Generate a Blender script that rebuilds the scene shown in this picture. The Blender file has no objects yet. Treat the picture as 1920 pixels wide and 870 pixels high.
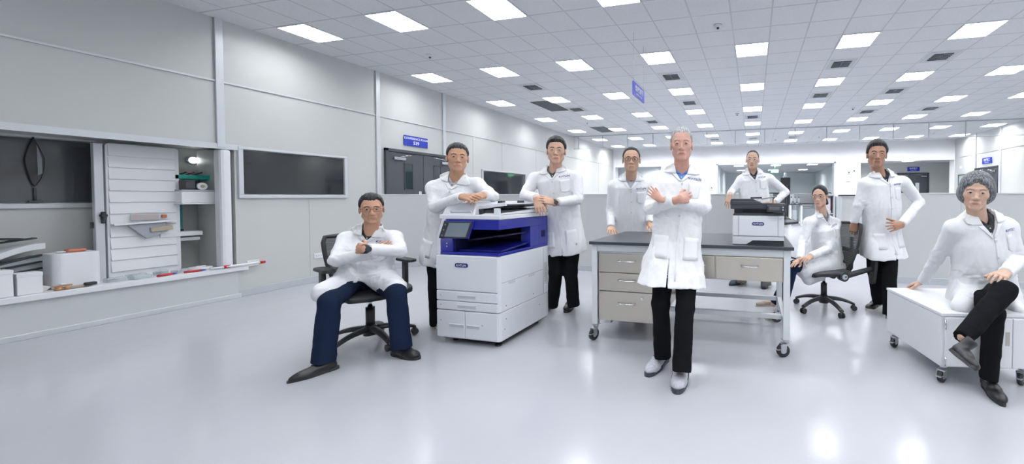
import bpy, bmesh, math, random
import numpy as np
from mathutils import Vector, Matrix
from mathutils.bvhtree import BVHTree
random.seed(7)
SC = bpy.context.scene
COL = SC.collection
PI = math.pi
# ---------------------------------------------------------------- camera
FPX, EYE, PX0, HORIZON = 700.0, 1.24, 1247.0, 368.0
PITCH = math.radians(1.2)
PY0 = HORIZON + FPX * math.tan(PITCH)
YAW = math.atan((1413 - PX0) * math.cos(PITCH) / FPX)
cam_data = bpy.data.cameras.new('camera')
cam = bpy.data.objects.new('camera', cam_data)
COL.objects.link(cam)
cam_data.sensor_width = 36.0
cam_data.lens = 36.0 * FPX / 1920
cam_data.shift_x = -(PX0 - 960) / 1920
cam_data.shift_y = (PY0 - 435) / 1920
cam_data.clip_start = 0.05
cam.location = (0, 0, EYE)
cam.rotation_euler = (PI / 2 - PITCH, 0, YAW)
SC.camera = cam
# ---------------------------------------------------------------- world and exposure
w = bpy.data.worlds.new('world')
SC.world = w
w.use_nodes = True
w.node_tree.nodes['Background'].inputs[0].default_value = (0.85, 0.9, 1.0, 1)
w.node_tree.nodes['Background'].inputs[1].default_value = 0.35
SC.view_settings.view_transform = 'Standard'
SC.view_settings.look = 'None'
SC.view_settings.gamma = 1.0
SC.view_settings.use_curve_mapping = False
SC.view_settings.exposure = 0.0
LAMP = 30.0          # emission of a ceiling panel
SC.cycles.use_denoising = True
SC.cycles.max_bounces = 7
SC.cycles.diffuse_bounces = 4
SC.cycles.caustics_reflective = False
SC.cycles.caustics_refractive = False
SC.cycles.sample_clamp_indirect = 4.0

# ---------------------------------------------------------------- measuring (a point of the room from its bearing and distance)
_F = np.array([-math.sin(YAW) * math.cos(PITCH), math.cos(YAW) * math.cos(PITCH), -math.sin(PITCH)])
_R = np.array([math.cos(YAW), math.sin(YAW), 0.0])
_U = np.cross(_R, _F)
_C = np.array([0, 0, EYE])
def P(x, y, D):
    return _C + (_F * FPX + _R * (x - PX0) + _U * (PY0 - y)) * (D / FPX)
def onz(x, y, z):
    d = _F * FPX + _R * (x - PX0) + _U * (PY0 - y)
    return _C + d * ((z - EYE) / d[2])
def onX(x, y, v):
    d = _F * FPX + _R * (x - PX0) + _U * (PY0 - y)
    return _C + d * (v / d[0])
def onY(x, y, v):
    d = _F * FPX + _R * (x - PX0) + _U * (PY0 - y)
    return _C + d * (v / d[1])
def unit(v):
    v = np.asarray(v, float)
    return v / (np.linalg.norm(v) + 1e-9)

# ---------------------------------------------------------------- materials
MATS = {}
def mat(name, col, rough=0.5, metal=0.0, spec=0.5, emit=None, estr=0.0, bump=0.0, bscale=60.0, var=0.0, vscale=6.0,
        alpha=1.0, trans=0.0, sss=0.0, coat=0.0, stretch=None):
    if name in MATS:
        return MATS[name]
    m = bpy.data.materials.new(name)
    m.use_nodes = True
    nt = m.node_tree
    b = nt.nodes['Principled BSDF']
    b.inputs['Base Color'].default_value = (*col, 1)
    b.inputs['Roughness'].default_value = rough
    b.inputs['Metallic'].default_value = metal
    b.inputs['Specular IOR Level'].default_value = spec
    b.inputs['Alpha'].default_value = alpha
    b.inputs['Transmission Weight'].default_value = trans
    b.inputs['Coat Weight'].default_value = coat
    if sss:
        b.inputs['Subsurface Weight'].default_value = sss
        b.inputs['Subsurface Radius'].default_value = (0.02, 0.008, 0.004)
        b.inputs['Subsurface Scale'].default_value = 0.5
    if emit:
        b.inputs['Emission Color'].default_value = (*emit, 1)
        b.inputs['Emission Strength'].default_value = estr
    if var or bump:
        tc = nt.nodes.new('ShaderNodeTexCoord')
        mp = nt.nodes.new('ShaderNodeMapping')
        nt.links.new(tc.outputs['Object'], mp.inputs[0])
        if stretch:
            mp.inputs['Scale'].default_value = stretch
    if var:
        n = nt.nodes.new('ShaderNodeTexNoise')
        n.inputs['Scale'].default_value = vscale
        n.inputs['Detail'].default_value = 4
        r = nt.nodes.new('ShaderNodeValToRGB')
        r.color_ramp.elements[0].position = 0.3
        r.color_ramp.elements[1].position = 0.7
        r.color_ramp.elements[0].color = (*[c * (1 - var) for c in col], 1)
        r.color_ramp.elements[1].color = (*[min(1, c * (1 + var)) for c in col], 1)
        nt.links.new(mp.outputs[0], n.inputs['Vector'])
        nt.links.new(n.outputs[0], r.inputs[0])
        nt.links.new(r.outputs[0], b.inputs['Base Color'])
    if bump:
        n = nt.nodes.new('ShaderNodeTexNoise')
        n.inputs['Scale'].default_value = bscale
        n.inputs['Detail'].default_value = 5
        bp = nt.nodes.new('ShaderNodeBump')
        bp.inputs['Strength'].default_value = bump
        bp.inputs['Distance'].default_value = 0.01
        nt.links.new(mp.outputs[0], n.inputs['Vector'])
        nt.links.new(n.outputs[0], bp.inputs['Height'])
        nt.links.new(bp.outputs[0], b.inputs['Normal'])
    MATS[name] = m
    return m

# ---------------------------------------------------------------- scene bookkeeping
def tag(o, label=None, cat=None, group=None, kind=None):
    if label: o['label'] = label
    if cat: o['category'] = cat
    if group: o['group'] = group
    if kind: o['kind'] = kind
    return o
def thing(name, loc, rz=0.0, label=None, cat=None, group=None):
    o = bpy.data.objects.new(name, None)
    o.empty_display_size = 0.1
    COL.objects.link(o)
    o.location = loc
    o.rotation_euler = (0, 0, rz)
    return tag(o, label, cat, group)
def add_obj(name, me, m, parent=None, smooth=False):
    me.name = name
    o = bpy.data.objects.new(name, me)
    COL.objects.link(o)
    if m is not None:
        for mm in (m if isinstance(m, (list, tuple)) else [m]):
            me.materials.append(mm)
    if smooth:
        me.polygons.foreach_set('use_smooth', [True] * len(me.polygons))
    if parent is not None:
        o.parent = parent
    return o
def copy_tree(o, parent=None):
    kids = list(o.children)
    c = o.copy()
    COL.objects.link(c)
    if parent is not None:
        c.parent = parent
    for k in kids:
        copy_tree(k, c)
    return c

class MB:
    """collects simple shapes, each in its own place, and links them as one mesh"""
    def __init__(s):
        s.bm = bmesh.new()
    def _add(s, verts, faces, mi=0):
        vs = [s.bm.verts.new(v) for v in verts]
        for f in faces:
            try:
                fc = s.bm.faces.new([vs[i] for i in f])
                fc.material_index = mi
            except ValueError:
                pass
        return vs
    def box(s, c, d, bev=0.0, rot=None, mi=0, seg=2):
        t = bmesh.new()
        bmesh.ops.create_cube(t, size=1.0)
        bmesh.ops.scale(t, vec=Vector(d), verts=t.verts)
        if bev > 0:
            bmesh.ops.bevel(t, geom=list(t.edges), offset=min(bev, min(d) * 0.49), segments=seg, affect='EDGES', profile=0.5)
        M = Matrix.Translation(Vector(c))
        if rot is not None:
            M = M @ (rot if isinstance(rot, Matrix) else Matrix.Rotation(rot, 4, 'Z'))
        s._merge(t, M, mi)
        return s
    def bb(s, x0, x1, y0, y1, z0, z1, bev=0.0, mi=0):
        return s.box(((x0 + x1) / 2, (y0 + y1) / 2, (z0 + z1) / 2), (abs(x1 - x0), abs(y1 - y0), abs(z1 - z0)), bev, mi=mi)
    def _merge(s, t, M, mi=0):
        bmesh.ops.transform(t, matrix=M, verts=t.verts)
        off = {}
        for v in t.verts:
            off[v] = s.bm.verts.new(v.co)
        for f in t.faces:
            nf = s.bm.faces.new([off[v] for v in f.verts])
            nf.material_index = mi
            nf.smooth = f.smooth
        t.free()
    def cyl(s, a, b, r, r2=None, seg=16, mi=0, smooth=True, cap=True):
        a, b = Vector(a), Vector(b)
        r2 = r if r2 is None else r2
        t = bmesh.new()
        L = (b - a).length
        bmesh.ops.create_cone(t, cap_ends=cap, segments=seg, radius1=r, radius2=r2, depth=L)
        for f in t.faces:
            f.smooth = smooth and len(f.verts) == 4
        M = Matrix.Translation((a + b) / 2) @ (b - a).to_track_quat('Z', 'Y').to_matrix().to_4x4()
        s._merge(t, M, mi)
        return s
    def tube(s, pts, r, seg=8, mi=0, closed=False):
        pts = [Vector(p) for p in pts]
        n = len(pts)
        rs = r if isinstance(r, (list, tuple)) else [r] * n
        rings = []
        up = None
        for i, p in enumerate(pts):
            if closed:
                d = (pts[(i + 1) % n] - pts[i - 1]).normalized()
            else:
                d = (pts[min(i + 1, n - 1)] - pts[max(i - 1, 0)]).normalized()
            if up is None:
                up = d.orthogonal().normalized()
            up = (up - d * up.dot(d))
            if up.length < 1e-5: up = d.orthogonal()
            up.normalize()
            sd = d.cross(up)
            rings.append([s.bm.verts.new(p + (up * math.cos(2 * PI * k / seg) + sd * math.sin(2 * PI * k / seg)) * rs[i]) for k in range(seg)])
        m = n if closed else n - 1
        for i in range(m):
            A, B = rings[i], rings[(i + 1) % n]
            for k in range(seg):
                f = s.bm.faces.new([A[k], A[(k + 1) % seg], B[(k + 1) % seg], B[k]])
                f.smooth = True
                f.material_index = mi
        if not closed:
            for rg, rev in ((rings[0], True), (rings[-1], False)):
                f = s.bm.faces.new(rg[::-1] if rev else rg)
                f.material_index = mi
        return s
    def prism(s, poly, axis, t0, t1, mi=0, bev=0.0):
        """polygon in the two other axes, extruded along axis"""
        t = bmesh.new()
        def mk(u, v, w):
            return {0: (w, u, v), 1: (u, w, v), 2: (u, v, w)}[axis]
        A = [t.verts.new(mk(u, v, t0)) for u, v in poly]
        B = [t.verts.new(mk(u, v, t1)) for u, v in poly]
        n = len(poly)
        t.faces.new(A[::-1]); t.faces.new(B)
        for i in range(n):
            t.faces.new([A[i], A[(i + 1) % n], B[(i + 1) % n], B[i]])
        bmesh.ops.recalc_face_normals(t, faces=t.faces)
        if bev > 0:
            bmesh.ops.bevel(t, geom=list(t.edges), offset=bev, segments=2, affect='EDGES', profile=0.5)
        s._merge(t, Matrix.Identity(4), mi)
        return s
    def lathe(s, prof, c=(0, 0, 0), seg=20, mi=0, M=None):
        rings = []
        M = M or Matrix.Identity(4)
        for r, z in prof:
            rings.append([s.bm.verts.new(M @ Vector((c[0] + r * math.cos(2 * PI * k / seg), c[1] + r * math.sin(2 * PI * k / seg), c[2] + z))) for k in range(seg)])
        for A, B in zip(rings, rings[1:]):
            for k in range(seg):
                f = s.bm.faces.new([A[k], A[(k + 1) % seg], B[(k + 1) % seg], B[k]])
                f.smooth = True
                f.material_index = mi
        for rg in (rings[0][::-1], rings[-1]):
            f = s.bm.faces.new(rg); f.material_index = mi
        return s
    def build(s, name, m, parent=None, fix=True, autosmooth=False):
        if fix:
            bmesh.ops.recalc_face_normals(s.bm, faces=s.bm.faces)
        me = bpy.data.meshes.new(name)
        s.bm.to_mesh(me)
        s.bm.free()
        return add_obj(name, me, m, parent)

def rrect(w_, h_, r, n=5):
    pts = []
    for cx, cy, a0 in ((w_ / 2 - r, h_ / 2 - r, 0), (-w_ / 2 + r, h_ / 2 - r, 90), (-w_ / 2 + r, -h_ / 2 + r, 180), (w_ / 2 - r, -h_ / 2 + r, 270)):
        for k in range(n + 1):
            a = math.radians(a0 + 90 * k / n)
            pts.append((cx + r * math.cos(a), cy + r * math.sin(a)))
    return pts

# lettering: the wide company wordmark as strokes, and plain text from the built-in font
def wordmark():
    """list of quads (4 points each) in a box 0..5.6 by 0..1"""
    Q = []
    def st(a, b, t=0.2):
        a, b = Vector(a), Vector(b)
        d = (b - a).normalized()
        n = Vector((-d.y, d.x)) * t / 2
        Q.append([a - n, b - n, b + n, a + n])
    st((0.1, 0), (0.1, 1)); st((0.18, 0.47), (0.85, 0.95), .19); st((0.3, 0.52), (0.9, 0.04), .19)
    st((1.12, 0.03), (1.6, 0.95), .19); st((1.58, 0.95), (2.08, 0.03), .19)
    st((2.05, 0.91), (3.05, 0.91), .18); st((2.6, 0.9), (2.6, 0))
    st((3.3, 1), (3.3, 0.12)); st((3.22, 0.1), (4.12, 0.1), .19); st((4.05, 0.12), (4.05, 1))
    st((4.5, 0), (4.5, 1)); st((4.5, 0.95), (5.3, 0.08), .2); st((5.3, 0), (5.3, 1))
    return Q
def text_polys(txt, size, bold=False):
    cu = bpy.data.curves.new('lettering', 'FONT')
    cu.body = txt
    cu.size = size
    cu.align_x = 'CENTER'
    cu.align_y = 'CENTER'
    cu.resolution_u = 3
    if bold:
        cu.offset = size * 0.02
    o = bpy.data.objects.new('lettering', cu)
    COL.objects.link(o)
    bpy.context.view_layer.update()
    me = bpy.data.meshes.new_from_object(o.evaluated_get(bpy.context.evaluated_depsgraph_get()))
    out = ([v.co.copy() for v in me.vertices], [list(p.vertices) for p in me.polygons])
    bpy.data.objects.remove(o)
    bpy.data.curves.remove(cu)
    bpy.data.meshes.remove(me)
    return out
def flat_mark(name, m, parent, origin, ux, uy, quads=None, text=None, scale=1.0, thick=0.0008):
    """flat lettering on a plane: origin = centre, ux / uy = directions"""
    origin, ux, uy = Vector(origin), Vector(ux).normalized(), Vector(uy).normalized()
    nz = ux.cross(uy)
    bm = bmesh.new()
    if quads is not None:
        for q in quads:
            vs = [bm.verts.new(origin + ux * ((p[0] - 2.7) * scale) + uy * ((p[1] - 0.5) * scale) + nz * thick) for p in q]
            bm.faces.new(vs)
    else:
        V, Fs = text
        vs = [bm.verts.new(origin + ux * (v.x * scale) + uy * (v.y * scale) + nz * thick) for v in V]
        for f in Fs:
            try: bm.faces.new([vs[i] for i in f])
            except ValueError: pass
    me = bpy.data.meshes.new(name)
    bm.to_mesh(me); bm.free()
    return add_obj(name, me, m, parent)

# ---------------------------------------------------------------- soft bodies: distance fields and a surface-net mesher
def d_cone(X, a, b, ra, rb):
    a = np.asarray(a, np.float32); b = np.asarray(b, np.float32)
    ab = b - a
    p = X - a
    t = np.clip((p @ ab) / (ab @ ab + 1e-12), 0, 1)
    q = p - t[:, None] * ab
    return np.sqrt(np.einsum('ij,ij->i', q, q)) - (ra + (rb - ra) * t)
def d_ell(X, c, r, R=None):
    q = X - np.asarray(c, np.float32)
    if R is not None:
        q = q @ np.asarray(R, np.float32).T
    r = np.asarray(r, np.float32)
    k0 = np.sqrt(np.sum((q / r) ** 2, 1))
    k1 = np.sqrt(np.sum((q / (r * r)) ** 2, 1)) + 1e-6
    return k0 * (k0 - 1) / k1
def smin(a, b, k):
    if k <= 0: return np.minimum(a, b)
    h = np.clip(0.5 + 0.5 * (b - a) / k, 0, 1)
    return b + (a - b) * h - k * h * (1 - h)
def smax(a, b, k):
    return -smin(-a, -b, k)
def wobble(X, s, seed=0.0):
    x, y, z = X[:, 0] * s, X[:, 1] * s, X[:, 2] * s
    return (np.sin(x * 1.7 + 1.3 * np.sin(y * 1.1 + seed) + seed) * np.sin(z * 1.3 + 1.7 * np.sin(x * 0.9 + seed * 2)) +
            0.6 * np.sin(y * 2.9 + z * 2.1 + seed * 3 + 1.5 * np.sin(z * 1.9)) * np.sin(x * 3.1 - z * 1.4 + seed)) * 0.6
def mesh_field(f, lo, hi, h):
    lo = np.asarray(lo, np.float32); hi = np.asarray(hi, np.float32)
    n = np.maximum(3, np.ceil((hi - lo) / h).astype(int) + 1)
    ax = [lo[i] + np.arange(n[i], dtype=np.float32) * h for i in range(3)]
    G = np.stack(np.meshgrid(*ax, indexing='ij'), -1).reshape(-1, 3)
    D = np.empty(len(G), np.float32)
    for i in range(0, len(G), 200000):
        D[i:i + 200000] = f(G[i:i + 200000])
    D = D.reshape(n)
    D[0] = D[-1] = 1; D[:, 0] = D[:, -1] = 1; D[:, :, 0] = D[:, :, -1] = 1
    S = D < 0
    nc = n - 1
    cnt = np.zeros(nc, np.float32)
    pos = np.zeros((*nc, 3), np.float32)
    for axi in range(3):
        sl0 = [slice(None)] * 3; sl1 = [slice(None)] * 3
        sl0[axi] = slice(0, -1); sl1[axi] = slice(1, None)
        A, B = D[tuple(sl0)], D[tuple(sl1)]
        cr = (A < 0) != (B < 0)
        t = np.where(cr, A / (A - B + 1e-12), 0)
        o1, o2 = [i for i in range(3) if i != axi]
        for i in (0, 1):
            for j in (0, 1):
                s = [slice(None)] * 3
                s[o1] = slice(i, n[o1] - 1 + i); s[o2] = slice(j, n[o2] - 1 + j)
                c = cr[tuple(s)]; tt = t[tuple(s)]
                cnt += c
                pos[..., axi] += np.where(c, tt, 0)
                pos[..., o1] += np.where(c, i, 0)
                pos[..., o2] += np.where(c, j, 0)
    act = cnt > 0
    idx = np.full(nc, -1, np.int64)
    idx[act] = np.arange(act.sum())
    base = np.stack(np.meshgrid(*[np.arange(k) for k in nc], indexing='ij'), -1)[act]
    V = lo + (base + pos[act] / cnt[act][:, None]) * h
    Q = []
    for axi in range(3):
        sl0 = [slice(None)] * 3; sl1 = [slice(None)] * 3
        sl0[axi] = slice(0, -1); sl1[axi] = slice(1, None)
        A, B = S[tuple(sl0)], S[tuple(sl1)]
        o1, o2 = (axi + 1) % 3, (axi + 2) % 3
        cr = A != B
        c = np.argwhere(cr)
        c = c[(c[:, o1] > 0) & (c[:, o2] > 0) & (c[:, o1] < nc[o1]) & (c[:, o2] < nc[o2])]
        if not len(c): continue
        inside = A[tuple(c.T)]
        def g(a_, b_):
            d = c.copy(); d[:, o1] -= a_; d[:, o2] -= b_
            return idx[tuple(d.T)]
        q = np.stack([g(1, 1), g(0, 1), g(0, 0), g(1, 0)], 1)
        q[~inside] = q[~inside][:, ::-1]
        Q.append(q)
    Q = np.concatenate(Q)
    return V.astype(float), Q
def field_mesh(parts, name, keep=None, relax=1):
    """parts: list of (V, Q); joined into one mesh; keep(centres) -> faces kept"""
    Vs, Qs, off = [], [], 0
    for V, Q in parts:
        for _ in range(relax):
            acc = np.zeros_like(V); k = np.zeros(len(V))
            for a in range(4):
                for b in (1, 3):
                    np.add.at(acc, Q[:, a], V[Q[:, (a + b) % 4]])
                    np.add.at(k, Q[:, a], 1)
            k = np.maximum(k, 1)
            V = V * 0.5 + 0.5 * acc / k[:, None]
        Vs.append(V); Qs.append(Q + off); off += len(V)
    V = np.concatenate(Vs); Q = np.concatenate(Qs)
    if keep is not None:
        cen = V[Q].mean(1)
        Q = Q[keep(cen)]
    me = bpy.data.meshes.new(name)
    me.vertices.add(len(V)); me.vertices.foreach_set('co', V.ravel())
    me.loops.add(Q.size); me.loops.foreach_set('vertex_index', Q.ravel().astype(np.int32))
    me.polygons.add(len(Q)); me.polygons.foreach_set('loop_start', np.arange(0, Q.size, 4, dtype=np.int32))
    me.update(calc_edges=True)
    bm = bmesh.new(); bm.from_mesh(me)
    loose = [v for v in bm.verts if not v.link_faces]
    bmesh.ops.delete(bm, geom=loose, context='VERTS')
    bm.to_mesh(me); bm.free()
    me.polygons.foreach_set('use_smooth', [True] * len(me.polygons))
    return me
# ================================================================ materials of the place
WALL = (0.575, 0.585, 0.572)
M_wall = mat('wall panel', WALL, 0.38, spec=0.4)
M_white = mat('white paint', (0.92, 0.93, 0.95), 0.45)
M_low = mat('low wall panel', (0.58, 0.595, 0.59), 0.42)
M_trim = mat('aluminium trim', (0.66, 0.69, 0.72), 0.35, metal=0.25)
M_ledge = mat('white laminate', (0.82, 0.84, 0.87), 0.35)
M_dglass = mat('dark window glass', (0.022, 0.024, 0.027), 0.06, spec=0.5)
M_glass = mat('clear glass', (0.9, 0.95, 0.97), 0.02, alpha=0.16, spec=0.5)
M_door = mat('charcoal door', (0.055, 0.06, 0.072), 0.4)
M_doorf = mat('dark door frame', (0.045, 0.05, 0.058), 0.35)
M_chrome = mat('chrome', (0.75, 0.77, 0.8), 0.18, metal=1.0)
M_signblue = mat('sign blue', (0.008, 0.03, 0.36), 0.35)
M_signblue2 = mat('hanging sign blue', (0.06, 0.075, 0.5), 0.35)
M_lettering = mat('white lettering', (0.9, 0.92, 0.95), 0.5)
M_vent = mat('grille grey', (0.42, 0.46, 0.49), 0.4)
M_ventdark = mat('duct dark', (0.03, 0.033, 0.036), 0.7)
M_lamp = mat('lamp panel', (0.9, 0.92, 0.95), 0.5, emit=(0.97, 0.98, 1.0), estr=LAMP)
M_lampfar = mat('bright lamp panel', (0.9, 0.92, 0.95), 0.5, emit=(0.97, 0.98, 1.0), estr=LAMP * 2.8)
M_lampframe = mat('lamp housing', (0.8, 0.83, 0.86), 0.4)
M_black = mat('black plastic', (0.012, 0.012, 0.014), 0.38)
M_softblack = mat('soft black', (0.016, 0.017, 0.02), 0.55)

def floor_mat():
    m = bpy.data.materials.new('epoxy floor'); m.use_nodes = True
    nt = m.node_tree; b = nt.nodes['Principled BSDF']; L = nt.links
    tc = nt.nodes.new('ShaderNodeTexCoord')
    n = nt.nodes.new('ShaderNodeTexNoise'); n.inputs['Scale'].default_value = 0.8; n.inputs['Detail'].default_value = 3
    r = nt.nodes.new('ShaderNodeValToRGB')
    r.color_ramp.elements[0].color = (0.475, 0.485, 0.525, 1); r.color_ramp.elements[1].color = (0.52, 0.53, 0.57, 1)
    L.new(tc.outputs['Object'], n.inputs['Vector']); L.new(n.outputs[0], r.inputs[0])
    L.new(r.outputs[0], b.inputs['Base Color'])
    b.inputs['Roughness'].default_value = 0.16
    b.inputs['Specular IOR Level'].default_value = 0.55
    n2 = nt.nodes.new('ShaderNodeTexNoise'); n2.inputs['Scale'].default_value = 3.0; n2.inputs['Detail'].default_value = 2
    bp = nt.nodes.new('ShaderNodeBump'); bp.inputs['Strength'].default_value = 0.12; bp.inputs['Distance'].default_value = 0.02
    L.new(tc.outputs['Object'], n2.inputs['Vector']); L.new(n2.outputs[0], bp.inputs['Height']); L.new(bp.outputs[0], b.inputs['Normal'])
    return m
TX, TY = 0.457, 0.4625
GX0, GY0 = -5.52 - TX / 2, 3.65 - TY / 2
def ceiling_mat():
    m = bpy.data.materials.new('ceiling tiles'); m.use_nodes = True
    nt = m.node_tree; b = nt.nodes['Principled BSDF']; L = nt.links
    tc = nt.nodes.new('ShaderNodeTexCoord'); sp = nt.nodes.new('ShaderNodeSeparateXYZ')
    L.new(tc.outputs['Object'], sp.inputs[0])
    def math_(op, a, v=None, v2=None):
        k = nt.nodes.new('ShaderNodeMath'); k.operation = op
        if isinstance(a, (int, float)): k.inputs[0].default_value = a
        else: L.new(a, k.inputs[0])
        if v is not None:
            if isinstance(v, (int, float)): k.inputs[1].default_value = v
            else: L.new(v, k.inputs[1])
        return k.outputs[0]
    outs = []
    for ax, o0, t in (('X', GX0, TX), ('Y', GY0, TY)):
        s = math_('SUBTRACT', sp.outputs[ax], o0)
        s = math_('DIVIDE', s, t)
        s = math_('FRACT', s)
        s = math_('SUBTRACT', s, 0.5)
        s = math_('ABSOLUTE', s)
        outs.append(math_('GREATER_THAN', s, 0.5 - 0.009 / t))
    line = math_('MAXIMUM', outs[0], outs[1])
    vo = nt.nodes.new('ShaderNodeTexNoise'); vo.inputs['Scale'].default_value = 90; vo.inputs['Detail'].default_value = 3
    L.new(tc.outputs['Object'], vo.inputs['Vector'])
    r = nt.nodes.new('ShaderNodeValToRGB')
    r.color_ramp.elements[0].position = 0.35; r.color_ramp.elements[1].position = 0.6
    r.color_ramp.elements[0].color = (0.79, 0.81, 0.835, 1); r.color_ramp.elements[1].color = (0.86, 0.88, 0.905, 1)
    L.new(vo.outputs[0], r.inputs[0])
    mx = nt.nodes.new('ShaderNodeMix'); mx.data_type = 'RGBA'
    L.new(line, mx.inputs[0]); L.new(r.outputs[0], mx.inputs[6]); mx.inputs[7].default_value = (0.58, 0.60, 0.63, 1)
    L.new(mx.outputs[2], b.inputs['Base Color'])
    b.inputs['Roughness'].default_value = 0.55
    return m

# ================================================================ room shell
XL, XR, YB, YN, ZC = -6.15, 7.2, 15.85, -3.0, 3.33
RX = -6.7       # back of the recess in the left wall
RY1, RZ0, RZ1 = 3.22, 0.36, 1.82
def struct(name, mb, m, parent=None):
    o = mb.build(name, m, parent)
    o['kind'] = 'structure'
    return o
struct('floor', MB().bb(-7.2, 9.5, YN - .1, 24.2, -0.1, 0), floor_mat())
struct('ceiling', MB().bb(XL - .6, XR + .1, YN - .1, YB + .1, ZC, ZC + .1), ceiling_mat())
wl = MB()
wl.bb(XL - .12, XL, RY1, YB, 0, ZC)                      # full-height part
struct('wall_left', wl, M_wall); wl = MB()
wl.bb(XL - .12, XL, YN, RY1, RZ1 + .0, ZC)               # above the recess
struct('wall_left', wl, M_wall); wl = MB()
wl.bb(XL - .12, XL, YN, RY1, 0, RZ0 - .05)               # below the recess
struct('wall_left', wl, M_wall); wl = MB()
wl.bb(RX - .12, RX, YN, RY1 + .12, 0, RZ1 + .1)          # back of the recess
struct('wall_left', wl, M_wall); wl = MB()
wl.bb(RX, XL - .12, RY1, RY1 + .12, 0, RZ1 + .1)         # its end cheek
struct('wall_left', wl, M_wall); wl = MB()
wl.bb(RX, XL - .12, YN, RY1, RZ1, RZ1 + .1)              # its head
struct('wall_left', wl, M_wall)
struct('wall_right', MB().bb(XR, XR + .12, YN, YB, 0, ZC), M_wall)
struct('wall_near', MB().bb(XL - .7, XR + .1, YN - .12, YN, 0, ZC), M_white)
wb = MB()
OPN = [(-6.05, -3.94, 2.54), (-1.54, 3.14, 2.60), (4.03, XR - .02, 2.59)]
xs = XL
for a, b_, z in OPN:
    wb.bb(xs, a, YB, YB + .35, 0, ZC)
    wb.bb(a, b_, YB, YB + .35, z, ZC)
    xs = b_
wb.bb(xs, XR + .1, YB, YB + .35, 0, ZC)
struct('wall_back', wb, M_white)
for n_, (a, b_, z) in enumerate(OPN[1:2]):
    struct('trim_%d' % (n_ + 1), MB().bb(a, a + .07, YB - .015, YB + .36, 0, z).bb(b_ - .07, b_, YB - .015, YB + .36, 0, z).bb(a, b_, YB - .015, YB + .36, z - .05, z), M_trim)
# rooms behind the openings
M_inner = mat('inner room wall', (0.80, 0.86, 0.89), 0.5)
struct('wall_far_centre', MB().bb(-4.2, 4.3, 24.0, 24.1, 0, 2.75).bb(-1.75, -1.65, YB + .35, 24, 0, 2.75).bb(3.62, 3.72, YB + .35, 24, 0, 2.75), M_inner)
struct('ceiling_far', MB().bb(-7, 9.4, YB + .35, 24.1, 2.70, 2.78), M_white)
struct('wall_far_right', MB().bb(3.72, 9.4, 18.5, 18.6, 0, 2.75), M_wall)
struct('wall_far_side', MB().bb(8.3, 8.4, YB, 18.5, 0, 2.75), M_wall)
struct('wall_far_left', MB().bb(-7, -1.75, 17.6, 17.7, 0, 2.75).bb(-7, -6.9, YB, 17.6, 0, 2.75), M_inner)

# left wall joints and trims
struct('trim_3', MB().bb(XL, XL + .015, YN, YB, 2.585, 2.605).bb(XL, XL + .02, YN, RY1 + .05, RZ1 - .02, RZ1 + .045), M_trim)
st = MB()
for y in (3.10, 5.01, 6.39):
    st.bb(XL, XL + .025, y - .035, y + .035, 1.25 if y > 5.5 else (RZ1 if y < 4 else 0), ZC, 0.004)
struct('trim_4', st, M_trim)
sj = MB()
for y in (4.0, 7.2, 8.2, 9.7, 11.2, 12.6, 14.2):
    sj.bb(XL, XL + .004, y - .006, y + .006, 0.1, 1.25 if y < 4.5 else 2.58)
struct('trim_5', sj, M_wall)
struct('baseboard_left', MB().bb(XL, XL + .012, RY1 - .05, 5.0, 0, .09, 0.004), mat('baseboard grey', (0.5, 0.54, 0.57), 0.4))
# right wall joints
sr = MB()
for y in (14.54, 13.24, 11.9, 9.5):
    sr.bb(XR - .025, XR, y - .05, y + .05, 0, ZC, .004)
sr.bb(XR - .012, XR, YN, YB, 2.64, 2.665)
struct('trim_6', sr, M_trim)

# windows in the left wall
def wall_window(idx, X, y0, y1, z0, z1, fr=0.045, label=None):
    t = thing('window_%d' % idx, (X, (y0 + y1) / 2, z0)); t['kind'] = 'structure'
    hy = (y1 - y0) / 2; h = z1 - z0
    MB().bb(0.001, 0.012, -hy + .01, hy - .01, 0.01, h - .01).build('window_pane', M_dglass, t)
    f = MB()
    f.bb(0, .03, -hy - fr, hy + fr, -fr, 0, .004).bb(0, .03, -hy - fr, hy + fr, h, h + fr * .7, .004)
    f.bb(0, .03, -hy - fr, -hy, 0, h, .004).bb(0, .03, hy, hy + fr, 0, h, .004)
    f.build('window_frame', M_trim, t)
    return t
wall_window(1, XL, 3.29, 4.46, 1.26, 1.82)
wall_window(2, XL, 7.50, 9.15, 1.26, 1.84)
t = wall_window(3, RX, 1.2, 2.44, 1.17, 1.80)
for c in t.children:
    if c.name.startswith('window_pane'): c.data.materials[0] = mat('grey window glass', (0.085, 0.09, 0.096), 0.12)
MB().bb(.012, .02, .47, .56, .01, .57, .002).build('window_post', M_doorf, t)  # thin dark slab on the pane, standing in for a door's reflection
# closed room seen as reflection-dark shapes is otherwise left to the glass itself

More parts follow.
